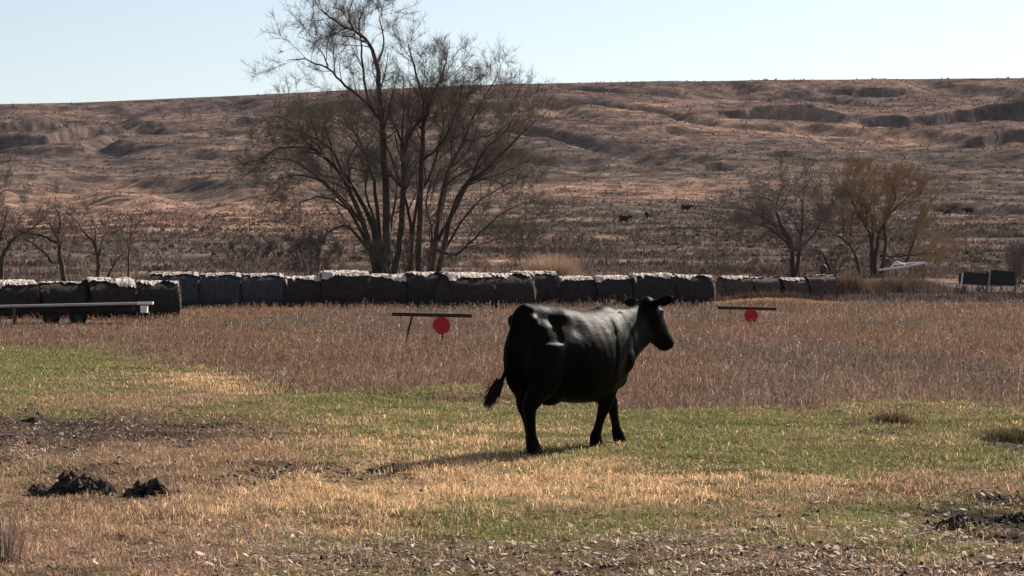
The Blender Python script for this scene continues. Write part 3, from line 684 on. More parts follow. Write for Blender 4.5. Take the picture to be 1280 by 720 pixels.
# ------------------------------------------------------------------ hay bales
def make_bale(seed, blue=False, L=1.55, rad=.79, pale=False, m=None):
    r = random.Random(seed); nseg = 14; nr = 36; V = []; Fc = []
    ph = r.uniform(0, 50)
    def sh(x, a):
        e = abs(x) / (L / 2); k = 1 - .05 * max(0, e - .85) / .15
        n = noise(np.array([x * 5 + ph]), np.array([a * 4.0]), seed)[0] - .5; n2 = noise(np.array([x * 14 + ph]), np.array([a * 13.0]), seed + 3)[0] - .5
        R_ = rad * k * (1 + .05 * n) + .03 * n2
        z = math.sin(a) * R_; y = math.cos(a) * R_
        if z < -rad * .78: z = -rad * .78 + (z + rad * .78) * .15
        if z < 0: y *= 1.04
        return y, z + rad * .8
    for i in range(nseg + 1):
        x = (i / nseg - .5) * L
        for j in range(nr): y, z = sh(x, 2 * math.pi * j / nr); V.append((x + r.uniform(-.012, .012), y, z))
    for i in range(nseg):
        for j in range(nr): k = (j + 1) % nr; Fc.append((i * nr + j, i * nr + k, (i + 1) * nr + k, (i + 1) * nr + j))
    for e, i0 in ((-1, 0), (1, nseg * nr)):
        c = len(V)
        for q, f in enumerate((.66, .33)):
            for j in range(nr):
                y, z = V[i0 + j][1], V[i0 + j][2]; V.append((e * (L / 2 + .03 * (q + 1)) + r.uniform(-.015, .015), y * f, rad * .8 + (z - rad * .8) * f))
        V.append((e * (L / 2 + .09), 0, rad * .8)); t = len(V) - 1
        for j in range(nr):
            k = (j + 1) % nr
            Fc.append((i0 + j, i0 + k, c + k, c + j)); Fc.append((c + j, c + k, c + nr + k, c + nr + j)); Fc.append((c + nr + j, c + nr + k, t))
    me = bpy.data.meshes.new('hay'); me.from_pydata(V, [], Fc); me.update(); me.polygons.foreach_set('use_smooth', np.full(len(me.polygons), True))
    root = empty('hay_bale'); cov = r.uniform(42, 76)
    link('hay', me, m or (M_BALESKY if blue else M_BALE), root)
    # pale straw top with sunlight painted into its colour, ragged on the front
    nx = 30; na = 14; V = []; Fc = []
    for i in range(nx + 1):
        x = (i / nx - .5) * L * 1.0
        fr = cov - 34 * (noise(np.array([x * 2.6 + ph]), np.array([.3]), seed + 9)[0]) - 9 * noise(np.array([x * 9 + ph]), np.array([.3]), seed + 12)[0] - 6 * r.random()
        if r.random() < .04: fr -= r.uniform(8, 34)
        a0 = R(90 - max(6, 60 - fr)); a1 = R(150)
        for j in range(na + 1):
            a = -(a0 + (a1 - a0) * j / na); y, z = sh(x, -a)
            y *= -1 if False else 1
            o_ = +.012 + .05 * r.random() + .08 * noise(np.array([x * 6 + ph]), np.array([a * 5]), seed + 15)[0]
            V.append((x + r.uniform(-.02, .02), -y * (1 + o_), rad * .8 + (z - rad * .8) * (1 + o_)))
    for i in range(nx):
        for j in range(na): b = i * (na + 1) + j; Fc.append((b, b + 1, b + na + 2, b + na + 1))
    me = bpy.data.meshes.new('sunlit_straw_top'); me.from_pydata(V, [], Fc); me.update()
    link('sunlit_straw_top', me, M_THATCH, root)
    # loose straw fringe around the right hand rim
    n = 150; a = np.array([r.uniform(-.4, math.pi * .75) for _ in range(n)]); X = np.array([L / 2 - abs(r.gauss(0, .04)) + .03 for _ in range(n)])
    Y = -np.cos(a) * rad * .97; Z = np.sin(a) * rad * .95 + rad * .8
    rr = np.random.default_rng(seed)
    Vb, Q, T, C = blades(X, Y, Z, rr.uniform(.06, .17, n), rr.uniform(.012, .03, n), rr.uniform(.3, 1.1, n), rr.uniform(0, 6.28, n), np.tile([[.5, .42, .36] if pale else [.05, .042, .038]], (n, 1)) * rr.uniform(.5, 1.2, n)[:, None])
    link('straw_fringe', mesh_np('straw_fringe', Vb, Q, T, C), M_BRUSH, root)
    return root
protos = [make_bale(s) for s in (1, 2, 3, 4, 8, 9)]; bprotos = [make_bale(s, True) for s in (5, 6)]; eprotos = [make_bale(7, pale=True)]; nprotos = [make_bale(q, m=M_BALEN) for q in (11, 12, 13)]
_used = set()
_placed = {}
bale_n = 0
def bale_row(rowname, x0, d0, x1, d1, step, group, blue=(), size=1.0, lab=None, brown=False):
    """bales laid end to end from photo column x0 at depth d0 to x1 at depth d1"""
    global bale_n
    A = px(x0, HY, d0); B = px(x1, HY, d1); A.z = B.z = 0; v = B - A; Ln = v.length; n = max(1, round(Ln / step)); rz = math.atan2(v.y, v.x)
    for i in range(n):
        p = A + v * ((i + .5) / n); isb = i in blue
        src = nprotos[rnd.randrange(3)] if brown else bprotos[rnd.randrange(2)] if isb else (eprotos[0] if i == n - 1 else protos[rnd.randrange(6)])
        o = src if src.name not in _used else copy_tree(src)
        if o is src: _used.add(src.name)
        o.location = (p.x, p.y, tz(p.x, p.y) - .03 + rnd.uniform(-.03, .02)); o.rotation_euler = (rnd.uniform(-.03, .03), rnd.uniform(-.015, .015), rz + rnd.uniform(-.09, .09))
        s = size * rnd.uniform(.91, 1.07); o.scale = (s * (Ln / n) / 1.50, s, s)
        tag(o, lab(i, n), 'hay bale', group); bale_n += 1
def drop(o):
    for ch in list(o.children): drop(ch)
    bpy.data.objects.remove(o)
ORD = ['first', 'second', 'third', 'fourth', 'fifth', 'sixth', 'seventh', 'eighth', 'ninth', 'tenth', 'eleventh', 'twelfth', 'thirteenth', 'fourteenth']
def lab_near(i, n):
    k = n - 1 - i
    return 'dark round hay bale, rounded right end of the nearer left row' if k == 0 else 'dark round hay bale behind the flatbed, %s from right end of nearer row' % ORD[k]
def lab_far(i, n):
    k = i
    return 'weathered round hay bale in the long far row, %s from its left end' % ORD[k]
def lab_mid(i, n): return 'dark round hay bale in short row left of cow, %s from its left end' % ORD[i]
def lab_right(i, n):
    return 'dark round hay bale at the open right end of the far row' if i == n - 1 else 'dark round hay bale in the row behind the cow, %s from its left end' % ORD[i]
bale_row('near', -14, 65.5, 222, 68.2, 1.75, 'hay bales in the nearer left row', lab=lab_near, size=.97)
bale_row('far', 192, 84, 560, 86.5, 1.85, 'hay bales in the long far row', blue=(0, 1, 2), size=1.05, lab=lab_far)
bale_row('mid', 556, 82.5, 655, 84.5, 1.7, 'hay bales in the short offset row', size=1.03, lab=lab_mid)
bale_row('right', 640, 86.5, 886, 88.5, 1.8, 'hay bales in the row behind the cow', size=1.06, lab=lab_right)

def lab_brown(i, n): return 'brown weedy hay bale in far right row, %s from its left end' % ORD[i]
bale_row('brown', 900, 101, 1042, 103, 1.5, 'brown hay bales at the right', size=.93, lab=lab_brown, brown=True)
for o_ in protos + bprotos + eprotos + nprotos:
    if o_.name not in _used: drop(o_)
# ------------------------------------------------------------------ pasture furniture
M_PALEM = mat('galvanised_steel', (.30, .29, .29), rough=.45, noise_scale=4, var=.2, metallic=.3, spec=.5)
M_WHITE = mat('white_paint', (.75, .73, .71), rough=.6, noise_scale=6, var=.15)
M_DKWOOD = mat('dark_timber', (.035, .024, .020), noise_scale=5, var=.4, bump=.01, stretch=(1, 8, 8))
M_RED = mat('red_paint', (.55, .018, .035), rough=.7, noise_scale=9, var=.25, spec=.2, col2=(.34, .03, .035))
M_WOODG = mat('grey_weathered_wood', (.105, .078, .068), noise_scale=3, var=.5, bump=.01, stretch=(6, 6, .6))
M_DKPANEL = mat('dark_panel', (.022, .021, .023), rough=.7, noise_scale=3, var=.3)

def target_stand(xc, yb, wpx, dist, disc_x, disc_y, disc_r, legs, label):
    c = px(xc, yb, dist); g = tz(c.x, c.y); k = dist / F
    root = empty('target_stand', (c.x, c.y, g)); zb = c.z - g; wid = wpx * k
    b = MB(); tl = Matrix.Rotation(R(1.2), 3, 'Y')
    b.box((0, 0, zb), (wid, .14, .085), tl, .006); b.build('beam', M_DKWOOD, root)
    for (x0, x1) in legs:
        l = MB(); xa = (x0 - xc) * k; xb_ = (x1 - xc) * k
        l.tube([(xa, .02, zb - .04), ((xa + xb_) / 2 + .01, .03, zb * .5), (xb_, .05, -.05)], [.022, .026, .022], 6); l.build('leg', M_DKWOOD, root)
    d = MB(); dx = (disc_x - xc) * k; dz = EYE + (HY - disc_y) * k - g; rr = disc_r * k; n = 20
    rings = []
    for yy, f in ((-.035, .93), (-.028, 1), (-.010, 1), (-.004, .94)):
        rings.append([Vector((dx + math.cos(2 * math.pi * j / n) * rr * f, yy - .06, dz + math.sin(2 * math.pi * j / n) * rr * f)) for j in range(n)])
    d.ring_loft(rings); disc = d.build('target_disc', M_RED, root)
    for s in (-.4, .4):
        h = MB(); h.tube([(dx + s * rr, -.075, zb - .03), (dx + s * rr, -.082, dz + rr * .8)], [.008, .008], 5); h.build('hanger', M_DKWOOD, root)
    tag(root, label, 'target', 'hanging red targets in the weeds'); return root
target_stand(540, 393.5, 100, 44, 552, 407, 11.2, [(515, 506), (552, 553)], 'dark beam stand with a red disc, the nearer one left of the cow')
target_stand(933.5, 385.5, 73, 58, 938.5, 395, 8.8, [(938, 938.5)], 'dark beam stand with a red disc, right of the cow')

# low flatbed trailer in front of the nearer bales
rt = empty('flatbed_trailer', (px(95, HY, 58).x, 58, 0)); k = 58 / F
m_ = MB(); X0 = (-40 - 95) * k; X1 = (172 - 95) * k; zz = lambda y: EYE + (HY - y) * k
rot_ = Matrix.Rotation(-math.atan2(zz(379.4) - zz(384), X1 - X0), 3, 'Y')
m_.box(((X0 + X1) / 2, 0, zz(381.7)), (X1 - X0, .05, .065), rot_, .003); m_.build('deck_edge', M_PALEM, rt)
m_ = MB(); m_.box(((X0 + X1) / 2, 1.05, zz(382.2)), (X1 - X0 - .1, 2.0, .06), rot_, .003); m_.build('deck', M_WOODG, rt)
m_ = MB(); m_.box(((X0 + X1) / 2, .35, zz(382.2) - .12), (X1 - X0 - .4, .08, .15), rot_, .003); m_.build('frame_beam', M_DKPANEL, rt)
m_ = MB(); m_.box(((181 - 95) * k, .05, zz(378.8)), (20 * k, .14, .08), None, .004); m_.build('rear_bracket', M_WHITE, rt)
m_ = MB(); m_.box(((180 - 95) * k, .02, zz(386.5)), (8 * k, .16, .21), None, .008); m_.build('rear_box', M_WHITE, rt)
M_TYRE = mat('tyre_rubber', (.018, .017, .018), rough=.85)
for xx in (58, 92):
    xc = (xx - 95) * k; w_ = MB(); rg = []
    for yy, r_ in ((.50, .14), (.50, .23), (.54, .26), (.66, .26), (.70, .23), (.70, .14)): rg.append([Vector((xc + math.cos(2 * math.pi * q / 22) * r_, yy, .25 + math.sin(2 * math.pi * q / 22) * r_)) for q in range(22)])
    w_.ring_loft(rg); wh = w_.build('wheel', M_TYRE, rt, True)
    w_ = MB(); w_.ring_loft([[Vector((xc + math.cos(2 * math.pi * q / 16) * r_, yy, .25 + math.sin(2 * math.pi * q / 16) * r_)) for q in range(16)] for yy, r_ in ((.485, .04), (.48, .09), (.498, .135))]); w_.build('rim', M_DKPANEL, wh)
m_ = MB(); m_.box(((18 - 95) * k, .0, (zz(383.5)) / 2), (.07, .07, zz(383.5)), None, .004); m_.build('prop_leg', M_WOODG, rt)
tag(rt, 'long low flatbed trailer with pale deck edge and white rear box, before the nearer bales', 'trailer')

# dark knob on a pale post at the end of the fence
c = px(1028, 336, 104); g = tz(c.x, c.y); pr = empty('fence_post', (c.x, c.y, g))
m_ = MB(); m_.tube([(0, 0, -.2), (.05, 0, c.z - g - .1)], [.05, .045], 6); m_.build('post', M_WOODG, pr)
m_ = MB(); m_.tube([(.05, 0, c.z - g - .22), (.04, 0, c.z - g - .12), (.06, 0, c.z - g + .08), (.09, 0, c.z - g + .2), (.1, 0, c.z - g + .24)], [.12, .2, .19, .12, .03], 9); m_.build('post_cap', M_DKPANEL, pr, True)
tag(pr, 'thin post with a dark lump on top at the end of the brown bale row', 'post')
# white poles lying over the brush
def white_poles():
    d = 132; c = px(1128, 334, d); g = tz(c.x, c.y); root = empty('pole_frame', (c.x, c.y, g)); k = d / F
    def q(x, y, o=0): return Vector(((x - 1128) * k, o, EYE + (HY - y) * k - g))
    for L, r_ in (([q(1098, 337.5, -.3), q(1128, 333.5, 0), (q(1158, 328.5, .3))], .07), ([q(1122, 330.5, 1.2), q(1140, 328.5, .9), q(1158, 328, .3)], .055), ([q(1116, 334, .6), q(1124, 326.5, .9), q(1134, 331, .7)], .04)):
        m_ = MB(); m_.tube(L, [r_] * 3, 6); m_.build('pole', M_WHITE, root)
    for x, y, o in ((1103, 337, -.3), (1155, 329, .3), (1124, 331, 1.2)):
        m_ = MB(); p = q(x, y, o); m_.tube([p, (p.x, p.y, -.2)], [.04, .04], 5); m_.build('support', M_WOODG, root)
    tag(root, 'white painted poles leaning in a narrow wedge below the yellowish tree', 'poles')
white_poles()
# dark panelled bunk on the right
def bunk(x0, x1, yt, yb, d, label):
    k = d / F; xc = (x0 + x1) / 2; c = px(xc, yb, d); g = tz(c.x, c.y); root = empty('feed_bunk', (c.x, c.y, g)); W_ = (x1 - x0) * k
    zt = EYE + (HY - yt) * k - g; zb = EYE + (HY - yb) * k - g; zb = max(zb, .05)
    m_ = MB(); m_.box((0, 0, (zt + zb) / 2), (W_ * .9, .08, (zt - zb)), Matrix.Rotation(R(3), 3, 'Y')); m_.build('panel', M_DKPANEL, root)
    for s in (-1, 1):
        m_ = MB(); m_.tube([(s * W_ * .5 - .12, -.08, -.2), (s * W_ * .5 + .06, -.05, zt + .03)], [.05, .05], 6); m_.build('post', M_WHITE if s < 0 else M_WOODG, root)
    m_ = MB(); m_.box((0, -.02, zt + .05), (W_ * 1.02, .16, .06), Matrix.Rotation(R(-1), 3, 'Y')); m_.build('top_rail', M_WOODG, root)
    m_ = MB(); m_.box((0, .6, zb + .15), (W_ * .88, 1.1, .1)); m_.build('floor_board', M_WOODG, root)
    m_ = MB(); m_.box((0, 1.15, (zt + zb) / 2), (W_ * .88, .06, (zt - zb) * .9)); m_.build('back_panel', M_DKPANEL, root)
    tag(root, label, 'feed bunk', 'dark feed bunks at the right edge')
bunk(1202, 1235, 341, 356, 118, 'dark feed bunk panel with a pale left post, left one of the pair')
bunk(1236, 1270, 338.5, 357, 119, 'dark feed bunk panel nearest the right edge of the view')

# mud clods
def clod(x, y, wpx, hpx, d, seed, label):
    k = d / F; c = px(x, y, d); g = tz(c.x, c.y); r = np.random.default_rng(seed); n = 520
    W_ = wpx * k / 2; H_ = hpx * k
    U = r.uniform(-1, 1, n); Vv = r.uniform(-1, 1, n); keep = U * U + Vv * Vv < 1; U, Vv = U[keep], Vv[keep]; n = len(U)
    prof = (1 - (U ** 2 + Vv ** 2)) ** .6 * np.clip(2.2 * fbm(U * 2.2 + seed, Vv * 1.5, seed, 3) - .45, 0, 1.3)
    X = U * W_; Y = Vv * W_ * .45; Z = terrain(X + c.x, Y + c.y) - g + prof * H_ * .75
    rr = r.gamma(2.2, .010, n).clip(.008, .05) * (W_ / .22) ** .5; Z = Z - .012
    V, Q, T, C = lumps(X, Y, Z, rr, np.tile([[.032, .024, .020]], (n, 1)) * r.uniform(.6, 1.8, n)[:, None], .9)
    o = link('mud_clod', mesh_np('mud_clod', V, Q, T, C), M_CLOD); o.location = (c.x, c.y, g); tag(o, label, 'mud clod', 'mud clods'); return o
dd = lambda y: F * EYE / (y - HY)
clod(88, 614, 100, 33, dd(616), 1, 'wide black clod of mud in the tan grass, left of the smaller one')
clod(182, 614, 58, 30, dd(617), 2, 'smaller black rounded clod of mud beside the wide one')
clod(38, 524, 26, 7, dd(526), 3, 'little dark clod on the bare soil near the left edge')
clod(1265, 652, 46, 12, dd(657), 4, 'dark mud lump at the right edge near the bottom')
clod(1200, 660, 95, 10, dd(664), 5, 'long low ridge of dark churned mud at lower right')
clod(1112, 602, 18, 5, dd(604), 7, 'small dark dropping in the green grass right of the cow')

# ------------------------------------------------------------------ cow
def ellip(c, rx, ry, rz, n=16, m=10, rot=None):
    rings = []
    for i in range(m + 1):
        a = -math.pi / 2 + math.pi * (i / m); a = max(min(a, math.pi / 2 - .05), -math.pi / 2 + .05)
        rg = []
        for j in range(n):
            t = 2 * math.pi * j / n; p = Vector((math.cos(a) * math.cos(t) * rx, math.cos(a) * math.sin(t) * ry, math.sin(a) * rz))
            if rot is not None: p = rot @ p
            rg.append(Vector(c) + p)
        rings.append(rg)
    return rings
def chain(path, n=16, fat=1.4):
    """path: (x, y, z, r_side, r_foreaft)"""
    P = [Vector(p[:3]) for p in path]; rings = []
    # densify with catmull-rom
    out = []
    for i in range(len(path) - 1):
        a, b, c, d = path[max(i - 1, 0)], path[i], path[i + 1], path[min(i + 2, len(path) - 1)]
        for j in range(4):
            t = j / 4; out.append([.5 * (2 * b[k] + (c[k] - a[k]) * t + (2 * a[k] - 5 * b[k] + 4 * c[k] - d[k]) * t * t + (3 * b[k] - a[k] - 3 * c[k] + d[k]) * t ** 3) for k in range(5)])
    out.append(list(path[-1]))
    for i, p in enumerate(out):
        q = Vector(p[:3]); t = (Vector(out[min(i + 1, len(out) - 1)][:3]) - Vector(out[max(i - 1, 0)][:3])).normalized()
        s = Vector((0, 1, 0)); s = (s - t * s.dot(t)).normalized(); f = t.cross(s)
        k = 1 + (fat - 1) * float(fade((.62 - p[2]) / .2))
        rings.append([q + s * math.cos(2 * math.pi * j / n) * max(p[3], .008) * k + f * math.sin(2 * math.pi * j / n) * max(p[4], .008) * k for j in range(n)])
    return rings
def make_cow():
    src = MB()
    # torso + neck: x, z_top, z_bot, half width, squareness of the top
    sec = [(-.03, 1.26, 1.00, .09), (.02, 1.345, .80, .15), (.09, 1.395, .70, .195), (.2, 1.405, .62, .24), (.33, 1.385, .60, .285), (.47, 1.372, .50, .30), (.62, 1.350, .45, .33),
           (.80, 1.33, .43, .365), (.96, 1.328, .43, .37), (1.10, 1.338, .43, .345), (1.22, 1.342, .49, .305), (1.34, 1.342, .53, .265), (1.46, 1.335, .60, .215),
           (1.56, 1.335, .69, .18), (1.65, 1.345, .79, .155), (1.75, 1.365, .87, .135), (1.86, 1.39, .93, .12), (1.97, 1.37, .99, .105)]
    rings = []; n = 36
    for x, zt, zb, hw in sec:
        hw *= .92
        c = (zt + zb) / 2; h = (zt - zb) / 2; rg = []
        for j in range(n):
            a = 2 * math.pi * j / n; ca, sa = math.cos(a), math.sin(a)
            ex = .82 if x < 1.3 else .95
            y = math.copysign(abs(ca) ** ex, ca) * hw; z = c + math.copysign(abs(sa) ** .95, sa) * h
            # belly widest below the middle, narrow back
            k = (z - c) / h
            y *= 1 - (.28 * max(k, 0) ** 1.5 if x < 1.5 else .15 * max(k, 0)) * (.6 if x < .55 else 1)
            rg.append(Vector((x, y, z)))
        rings.append(rg)
    src.ring_loft(rings)
    for sgn in (-1, 1):
        src.ring_loft(ellip((.05, sgn * .11, 1.235), .075, .06, .07))                   # pin bones
        src.ring_loft(ellip((.20, sgn * .145, .88), .235, .125, .38))                    # thigh
        src.ring_loft(ellip((1.27, sgn * .165, .90), .17, .10, .25))   # shoulder
        src.ring_loft(ellip((1.34, sgn * .18, .84), .13, .10, .14))                     # point of shoulder
    src.ring_loft(ellip((1.40, 0, .68), .17, .12, .15))                                 # brisket
    src.ring_loft(ellip((.42, 0, .545), .17, .14, .12))                                 # udder
    src.ring_loft(ellip((.10, 0, 1.355), .10, .06, .05))                                # tail head
    src.ring_loft(ellip((1.22, 0, 1.285), .16, .09, .08))                               # withers
    # hind legs
    src.ring_loft(chain([(.22, -.165, 1.02, .12, .25), (.20, -.165, .80, .105, .22), (.12, -.155, .64, .082, .15), (.02, -.145, .50, .052, .080), (-.015, -.14, .44, .043, .060),
                         (.0, -.135, .33, .033, .042), (.02, -.13, .18, .032, .038), (.035, -.13, .115, .041, .047), (.055, -.13, .06, .043, .052), (.065, -.13, .0, .053, .068)]))
    src.ring_loft(chain([(.24, .17, 1.02, .12, .25), (.27, .17, .80, .105, .22), (.25, .155, .63, .082, .15), (.21, .135, .50, .052, .078), (.195, .125, .44, .043, .058),
                         (.225, .11, .33, .033, .042), (.26, .10, .18, .032, .038), (.28, .10, .115, .041, .047), (.30, .10, .06, .043, .052), (.315, .10, .0, .053, .068)]))
    # front legs: right one trailing, left one reaching
    src.ring_loft(chain([(1.26, -.16, .92, .10, .17), (1.24, -.155, .74, .082, .12), (1.20, -.13, .58, .058, .078), (1.15, -.10, .43, .046, .052), (1.135, -.09, .385, .045, .05),
                         (1.10, -.075, .28, .032, .036), (1.065, -.06, .16, .032, .036), (1.05, -.055, .115, .040, .045), (1.055, -.05, .055, .042, .05), (1.065, -.05, .0, .052, .064)]))
    src.ring_loft(chain([(1.28, .16, .92, .10, .17), (1.30, .15, .74, .082, .12), (1.355, .11, .58, .058, .078), (1.41, .06, .44, .046, .052), (1.42, .05, .395, .045, .05),
                         (1.44, .035, .28, .032, .036), (1.455, .02, .16, .032, .036), (1.47, .02, .115, .040, .045), (1.50, .02, .055, .042, .05), (1.52, .02, .0, .052, .064)]))
    # head in its own frame: u along the face (poll -> muzzle), v up from the face
    poll = Vector((1.90, 0, 1.40)); yaw = R(-2); pitch = R(50)
    hd = Vector((math.cos(pitch) * math.cos(yaw), math.cos(pitch) * math.sin(yaw), -math.sin(pitch))); sd_ = Vector((-math.sin(yaw), math.cos(yaw), 0)); vv = hd.cross(sd_) * -1
    if vv.z < 0: vv = -vv
    def hp(u, s, v): return poll + (hd * u + sd_ * s + vv * v) * 1.07
    hs = [(-.045, .055, .03, -.10), (.0, .090, .055, -.15), (.06, .110, .068, -.20), (.14, .122, .070, -.245), (.22, .112, .064, -.255), (.30, .092, .055, -.225), (.38, .078, .048, -.175),
          (.45, .076, .046, -.145), (.50, .080, .042, -.125), (.535, .070, .028, -.105), (.555, .045, .0, -.07)]
    rings = []
    for u, hw, top, bot in hs:
        hw *= 1.14; bot *= 1.05
        c = (top + bot) / 2; h = (top - bot) / 2
        rings.append([hp(u, math.copysign(abs(math.cos(2 * math.pi * j / 20)) ** .85, math.cos(2 * math.pi * j / 20)) * hw * (1 - .22 * max(-math.sin(2 * math.pi * j / 20), 0)), c + math.sin(2 * math.pi * j / 20) * h) for j in range(20)])
    src.ring_loft(rings)
    for sg in (-1, 1):
        o = hp(.14, sg * .112, .015); src.ring_loft(ellip(o, .035, .025, .028))          # brow
        o = hp(.505, sg * .05, .012); src.ring_loft(ellip(o, .03, .026, .022))           # nostril rim
        # ears: a cupped leaf, root at the poll
        e0 = hp(.03, sg * .085, .010); ax = (sd_ * sg * 1.0 + Vector((0, 0, .30 if sg < 0 else .12)) + hd * .12).normalized()
        nrm = (hd * .6 + vv * .6); nrm = (nrm - ax * nrm.dot(ax)).normalized(); wd = ax.cross(nrm).normalized(); rings = []
        for t, w_, th in ((0, .030, .026), (.05, .042, .024), (.105, .060, .020), (.16, .062, .017), (.21, .046, .014), (.245, .016, .010)):
            rings.append([e0 + ax * t + wd * math.cos(2 * math.pi * j / 12) * w_ + nrm * (math.sin(2 * math.pi * j / 12) * th - .022 * (abs(math.cos(2 * math.pi * j / 12)) ** 2 * -1 + .6)) for j in range(12)])
        src.ring_loft(rings)
    # tail: down the rump then swung out to the left
    src.ring_loft(chain([(.05, 0, 1.35, .04, .045), (-.035, .005, 1.30, .036, .036), (-.075, .02, 1.18, .030, .030), (-.085, .05, 1.0, .024, .024), (-.08, .08, .82, .023, .023), (-.08, .13, .72, .024, .024), (-.085, .17, .65, .028, .028), (-.09, .20, .61, .024, .024)], 10, 1))
    me = bpy.data.meshes.new('raw'); me.from_pydata([tuple(v) for v in src.v], [], src.f); me.update()
    o = bpy.data.objects.new('cow', me); COL.objects.link(o)
    m1 = o.modifiers.new('r', 'REMESH'); m1.mode = 'VOXEL'; m1.voxel_size = .0115
    m2 = o.modifiers.new('s', 'SMOOTH'); m2.factor = .6; m2.iterations = 20
    dg = bpy.context.evaluated_depsgraph_get(); fin = bpy.data.meshes.new_from_object(o.evaluated_get(dg))
    bpy.data.objects.remove(o)
    # muscle and rib relief
    nv = len(fin.vertices); co = np.empty(nv * 3, np.float32); fin.vertices.foreach_get('co', co); co = co.reshape(-1, 3)
    no = np.empty(nv * 3, np.float32); fin.vertices.foreach_get('normal', no); no = no.reshape(-1, 3)
    x, y, z = co.T
    rib = np.sin((x - .1 * (1.3 - z)) * 2 * math.pi / .115) * .0012 * fade((x - .62) / .1) * fade((1.12 - x) / .1) * fade((z - .6) / .2) * fade((1.25 - z) / .1)
    lump = (fbm(x * 5 + 3, z * 5 + (y > 0) * 7, 201, 3) - .5) * .016 * fade((z - .5) / .2)
    flank = -np.exp(-(((x - .56) / .10) ** 2 + ((z - 1.17) / .10) ** 2)) * .030 * (abs(y) > .12)
    hook = np.exp(-(((x - .43) / .085) ** 2 + ((z - 1.27) / .06) ** 2)) * .040 * (abs(y) > .10) + np.exp(-(((x - 1.20 - .15 * (z - 1)) / .10) ** 2 + ((z - 1.08) / .16) ** 2)) * .022 * (abs(y) > .1) - np.exp(-(((x - .22) / .10) ** 2 + ((z - 1.26) / .06) ** 2)) * .016 * (abs(y) > .1)
    crease = -np.exp(-(((x - 1.07 - .25 * (z - 1.0)) / .035) ** 2)) * .014 * fade((z - .6) / .15) * fade((1.28 - z) / .1) * (abs(y) > .1)
    crease2 = -np.exp(-(((x - 1.47 + .30 * (z - 1.0)) / .035) ** 2)) * .012 * fade((z - .8) / .1) * (abs(y) > .06) * (z < 1.3)
    co = co + no * (rib + lump + flank + hook + crease + crease2)[:, None]
    co[:, 2] = np.maximum(co[:, 2], .0)
    fin.vertices.foreach_set('co', co.astype(np.float32).reshape(-1)); fin.update()
    fin.polygons.foreach_set('use_smooth', np.full(len(fin.polygons), True))
    # coat
    m = bpy.data.materials.new('black_coat'); m.use_nodes = True; t = m.node_tree; N = t.nodes; L = t.links; p = N['Principled BSDF']
    tc = N.new('ShaderNodeTexCoord'); mp = N.new('ShaderNodeMapping'); mp.inputs['Scale'].default_value = (14, 60, 40); L.new(tc.outputs['Object'], mp.inputs[0])
    nn = N.new('ShaderNodeTexNoise'); nn.inputs['Scale'].default_value = 1.6; nn.inputs['Detail'].default_value = 8; nn.inputs['Roughness'].default_value = .7; L.new(mp.outputs[0], nn.inputs['Vector'])
    n2 = N.new('ShaderNodeTexNoise'); n2.inputs['Scale'].default_value = 2.2; n2.inputs['Detail'].default_value = 4; L.new(tc.outputs['Object'], n2.inputs['Vector'])
    cr = N.new('ShaderNodeValToRGB'); cr.color_ramp.elements[0].position = .42; cr.color_ramp.elements[0].color = (.0018, .0016, .0018, 1); cr.color_ramp.elements[1].position = .72; cr.color_ramp.elements[1].color = (.0085, .0058, .0045, 1)
    L.new(n2.outputs['Fac'], cr.inputs[0]); L.new(cr.outputs[0], p.inputs['Base Color'])
    mr = N.new('ShaderNodeMapRange'); mr.inputs['To Min'].default_value = .28; mr.inputs['To Max'].default_value = .60; L.new(nn.outputs['Fac'], mr.inputs['Value']); L.new(mr.outputs[0], p.inputs['Roughness'])
    p.inputs['Specular IOR Level'].default_value = .032
    b = N.new('ShaderNodeBump'); b.inputs['Distance'].default_value = .006; b.inputs['Strength'].default_value = .8; L.new(nn.outputs['Fac'], b.inputs['Height']); L.new(b.outputs[0], p.inputs['Normal'])
    root = link('cow', fin, m)
    # eyes and tail switch
    for sg in (-1, 1):
        e = MB(); e.ring_loft(ellip(hp(.145, sg * .118, -.005), .018, .016, .018, 12, 8)); e.build('eye', mat('eye', (.01, .008, .006), rough=.1, spec=.6), root, True)
    M_HAIR = mat('tail_hair', attr=True, rough=.7, spec=.2)
    n = 900; r = np.random.default_rng(5); tt = r.uniform(0, 1, n)
    P0 = np.array([-.088, .17, .67]); P1 = np.array([-.11, .275, .50])
    base = P0 + (P1 - P0) * (tt * .75)[:, None] + r.normal(0, .019, (n, 3)); V = []; dirv = (P1 - P0) / np.linalg.norm(P1 - P0)
    dv = dirv[None] + r.normal(0, .14, (n, 3)); ln = r.uniform(.06, .15, n)
    sw = np.cross(dv, r.normal(0, 1, (n, 3))); sw /= np.linalg.norm(sw, axis=1, keepdims=True); sw *= .004
    mid = base + dv * (ln * .5)[:, None]; tip = base + dv * ln[:, None] - np.array([0, 0, 1]) * (ln * .12)[:, None]
    V = np.stack([base - sw, base + sw, mid + sw, mid - sw, tip], 1).reshape(-1, 3); bi = np.arange(n)[:, None] * 5
    Q = bi + np.array([[0, 1, 2, 3]]); T = bi + np.array([[3, 2, 4]]); C = np.tile([[.012, .008, .007]], (n * 5, 1))
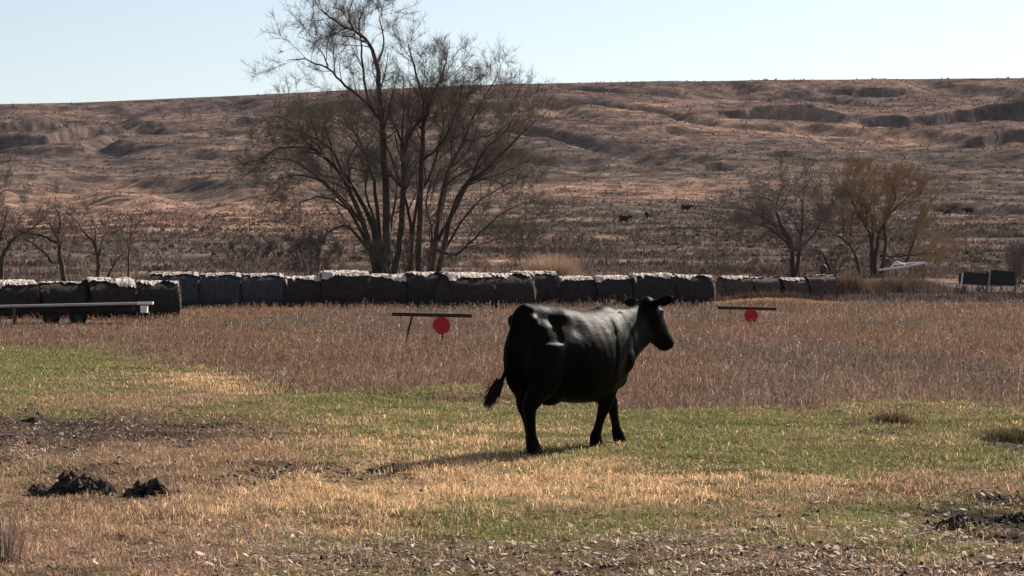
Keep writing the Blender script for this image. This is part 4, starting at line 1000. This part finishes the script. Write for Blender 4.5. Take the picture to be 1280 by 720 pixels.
    link('tail_switch', mesh_np('tail_switch', V, Q, T, C), M_HAIR, root)
    tag(root, 'large black cow walking away across the pasture, in the foreground', 'cow')
    return root
cow = make_cow()
COW_O = (.07, 17.86)
cow.location = (COW_O[0], COW_O[1], -.01); cow.rotation_euler = (0, 0, R(48))
# ground under the hooves is slightly uneven: rest the cow on their mean
_fz = []
for lx, ly in ((.065, -.13), (.315, .10), (1.065, -.05), (1.52, .02)):
    a = R(48); _fz.append(tz(COW_O[0] + lx * math.cos(a) - ly * math.sin(a), COW_O[1] + lx * math.sin(a) + ly * math.cos(a)))
cow.location.z = float(np.mean(_fz)) - .005

FAR = [(775, 280, 400, 20, 'leftmost small black cow on the distant hillside, angled downhill'),
       (808, 274, 430, 80, 'smallest black cow on the hillside, seen end-on, between two others'),
       (852, 266, 450, 5, 'black cow on the hillside, rightmost of the three near the middle'),
       (1188, 271, 440, 178, 'black cow on the hillside at right, left one of the pair'),
       (1216, 269, 450, 186, 'black cow on the hillside at right, right one of the pair')]
for x, y, d0, rz, lb in FAR:
    # walk the line of sight out to where it meets the slope
    ds = np.linspace(300, 620, 1300); P = [(x - 640) / F * ds, ds]
    zl = EYE + (HY - y) / F * ds; zt_ = terrain(P[0], P[1]); i = int(np.argmax(zt_ > zl - .0)) or 600
    d = ds[i]; c = copy_tree(cow); c.location = ((x - 640) / F * d, d, zt_[i] + .12); c.rotation_euler = (0, 0, R(rz)); c.scale = (1.2,) * 3; 
    tag(c, lb, 'cow', 'cows grazing on the far hillside')
cow['group'] = ''
del cow['group']

# ------------------------------------------------------------------ air
hz = MB(); hz.box((0, 0, 85), (5600, 5600, 190)); hm = bpy.data.materials.new('air'); hm.use_nodes = True
t_ = hm.node_tree; t_.nodes.remove(t_.nodes['Principled BSDF']); pv = t_.nodes.new('ShaderNodeVolumePrincipled'); pv.inputs['Color'].default_value = (.86, .90, 1.0, 1); pv.inputs['Density'].default_value = HAZE
t_.links.new(pv.outputs[0], t_.nodes['Material Output'].inputs['Volume'])
tag(hz.build('haze', hm), kind='stuff')
